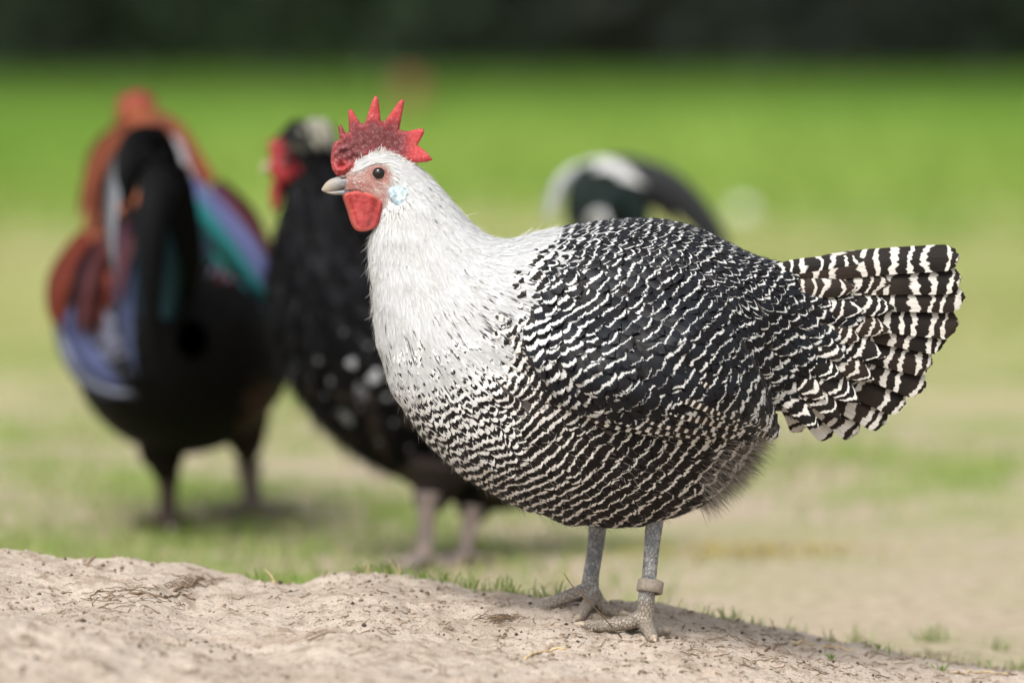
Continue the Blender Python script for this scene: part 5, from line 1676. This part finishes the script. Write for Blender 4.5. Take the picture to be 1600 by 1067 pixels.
yp = 21.0
xp = (640 - 800) * K * (D + yp)
hp = 0.0
w2 = 18 * K * (D + yp)
zt = HC - 122 * K * (D + yp)
V, F = tube(np.array([(xp, yp, -0.1), (xp + .005, yp, 0.1), (xp, yp, zt * 0.98), (xp, yp, zt)]), np.array([w2, w2, w2, w2 * .9]), 12)
o = link('wooden_post', pyd('wooden_post', V, F), M_post)
o['label'] = 'blurred reddish brown wooden post in the far grass above the red comb'; o['category'] = 'post'

def stone(px, py, r_, label):
    y = HC / (py * K) - D
    x = (px - 800) * K * (D + y)
    V, F = sphere((x, y, float(field_h(x, y)) + r_ * 0.5), r_, 10, (1.2, 1, 0.7))
    V = V + np.array([mnoise.noise_vector(Vector(v) * 25) for v in V]) * r_ * 0.25
    o = link('stone', pyd('stone', V, F), M_pale)
    o['label'] = label; o['category'] = 'stone'; o['group'] = 'pale stones in the far grass'
stone(1160, 345, 0.026, 'pale blurred stone in the grass just right of the hidden bird tail')
stone(1430, 268, 0.022, 'pale blurred stone in bright green grass, farthest right of the three')
stone(1298, 200, 0.030, 'small pale blurred stone farthest away, up near the dark wood')

def ground_line(pixels, lift=0.0008, n=26, wob=0.0006, seed=0):
    r = np.random.default_rng(seed)
    C = curve_pts([ground_at(*q) for q in pixels], n)
    C[:, 2] = ground_z(C[:, 0], C[:, 1]) + lift
    C += r.normal(0, wob * 0.3, C.shape)
    return C
def stick(name, C, r0, r1, mat, label, category, group=None):
    V, F = tube(C, np.linspace(r0, r1, len(C)), 8)
    o = link(name, pyd(name, V, F), mat)
    o['label'] = label; o['category'] = category
    if group: o['group'] = group
    return o
TG, SG = 'dry twigs on the mound', 'straws on the mound'
# thin stem rising by the feet
a = ground_at(972, 1000); b = W(930, 950, a[1] - 0.02); c = W(897, 918, a[1] - 0.03); e = W(881, 895, a[1] - 0.035)
stick('twig', curve_pts([a, b, c, e], 24), 0.0006, 0.0003, M_twig, 'thin bent dry stem rising in front of the hen feet', 'twig', TG)
b0 = ground_at(134, 884)
stick('twig', curve_pts([b0 - [0, 0, .002], b0 + [0.003, 0, 0.003], b0 + [0.0075, 0, 0.007]], 8), 0.0010, 0.0009, M_twig, 'short upright twig stub on the left crest of the mound', 'twig', TG)
stick('twig', ground_line([(205, 928), (240, 932), (280, 932), (305, 938)], 0.001, seed=1), 0.0011, 0.0006, M_twig, 'dark twig lying at left below the crest', 'twig', TG)
stick('twig', ground_line([(272, 926), (300, 918), (318, 905)], 0.0015, seed=2), 0.0012, 0.0007, M_twig, 'short thick twig leaning on the crest, left of the upright grass stem', 'twig', TG)
b0 = ground_at(430, 912)
stick('straw', curve_pts([b0, b0 + [-0.003, 0, 0.006], b0 + [-0.008, 0, 0.011]], 8), 0.0009, 0.0004, M_straw, 'short straw standing up on the mound edge left of centre', 'straw', SG)
stick('straw', ground_line([(820, 1032), (838, 1022), (862, 1018), (884, 1016)], 0.001, seed=3), 0.0012, 0.0008, M_straw, 'pale flat straw on the bare soil below the feet', 'straw', SG)
stick('straw', ground_line([(1240, 1006), (1270, 1008), (1300, 1012), (1335, 1017)], 0.001, seed=4), 0.0009, 0.0006, M_straw, 'long straw lying on the slope right of the hen', 'straw', SG)
stick('straw', ground_line([(1490, 1055), (1530, 1052), (1575, 1054)], 0.001, seed=5), 0.0009, 0.0006, M_straw, 'straw lying in the lower right corner', 'straw', SG)
stick('twig', ground_line([(1195, 1018), (1215, 1010), (1232, 1004)], 0.001, seed=6), 0.0008, 0.0004, M_twig, 'small crooked twig touching the long straw right of the hen', 'twig', TG)
stick('twig', ground_line([(480, 1000), (520, 990), (570, 988), (610, 982)], 0.0006, seed=7), 0.0005, 0.0003, M_twig, 'hair thin twig across the bare soil left of the feet', 'twig', TG)
# tangle of rootlets by the toes and fine litter
parts = []
r9 = np.random.default_rng(9)
def litter(px, py, n, sp, L):
    for i in range(n):
        a = ground_at(px + r9.normal(0, sp), py + r9.normal(0, sp * 0.25))
        th = r9.normal(0.5, 0.5) + (math.pi if r9.random() < .5 else 0); l = L * r9.uniform(.4, 1.2)
        d = np.array([math.cos(th), math.sin(th), 0])
        C = np.array([a + d * l * f for f in np.linspace(-.5, .5, 6)]) + r9.normal(0, l * .05, (6, 3))
        C[:, 2] = ground_z(C[:, 0], C[:, 1]) + 0.0005 + abs(r9.normal(0, 0.001)) * (1 + np.linspace(-1, 1, 6) * r9.uniform(-1, 1))
        parts.append(tube(C, np.full(6, r9.uniform(0.00022, 0.00045)), 5))
litter(785, 968, 46, 14, 0.014)
litter(300, 912, 40, 25, 0.016)
litter(200, 935, 45, 40, 0.014)
for i in range(330): litter(r9.uniform(0, 1600), r9.uniform(925, 1060), 1, 10, 0.008)
for i in range(90): litter(r9.uniform(1050, 1600), r9.uniform(990, 1060), 1, 10, 0.012)
V, F = join(parts)
link('plant_litter', pyd('plant_litter', V, F), M_twig, kind='stuff')
# two small grass sprigs on the slope
for (px_, py_, lab) in ((1297, 1030, 'small green grass sprig on the bare slope right of the feet'), (1375, 1014, 'green grass sprig next to the long straw, farther right'), (1470, 1048, 'green grass sprig low on the slope near the right corner')):
    a = ground_at(px_, py_)
    n = 9
    X = np.full(n, a[0]) + r9.normal(0, .0015, n); Y = np.full(n, a[1]) + r9.normal(0, .0015, n)
    v = blades(X, Y, np.full(n, a[2]), r9.uniform(.006, .013, n), np.full(n, .0014), np.array([0.14, 0.26, 0.03]) * r9.uniform(.8, 1.3, (n, 1)), 3, 1.3)
    o = link('grass_sprig', mesh_np('grass_sprig', v[0], v[1], {'col': v[2]}), M_grass)
    o['label'] = lab; o['category'] = 'grass sprig'; o['group'] = 'grass sprigs on the mound'
print('objects', len(bpy.data.objects))
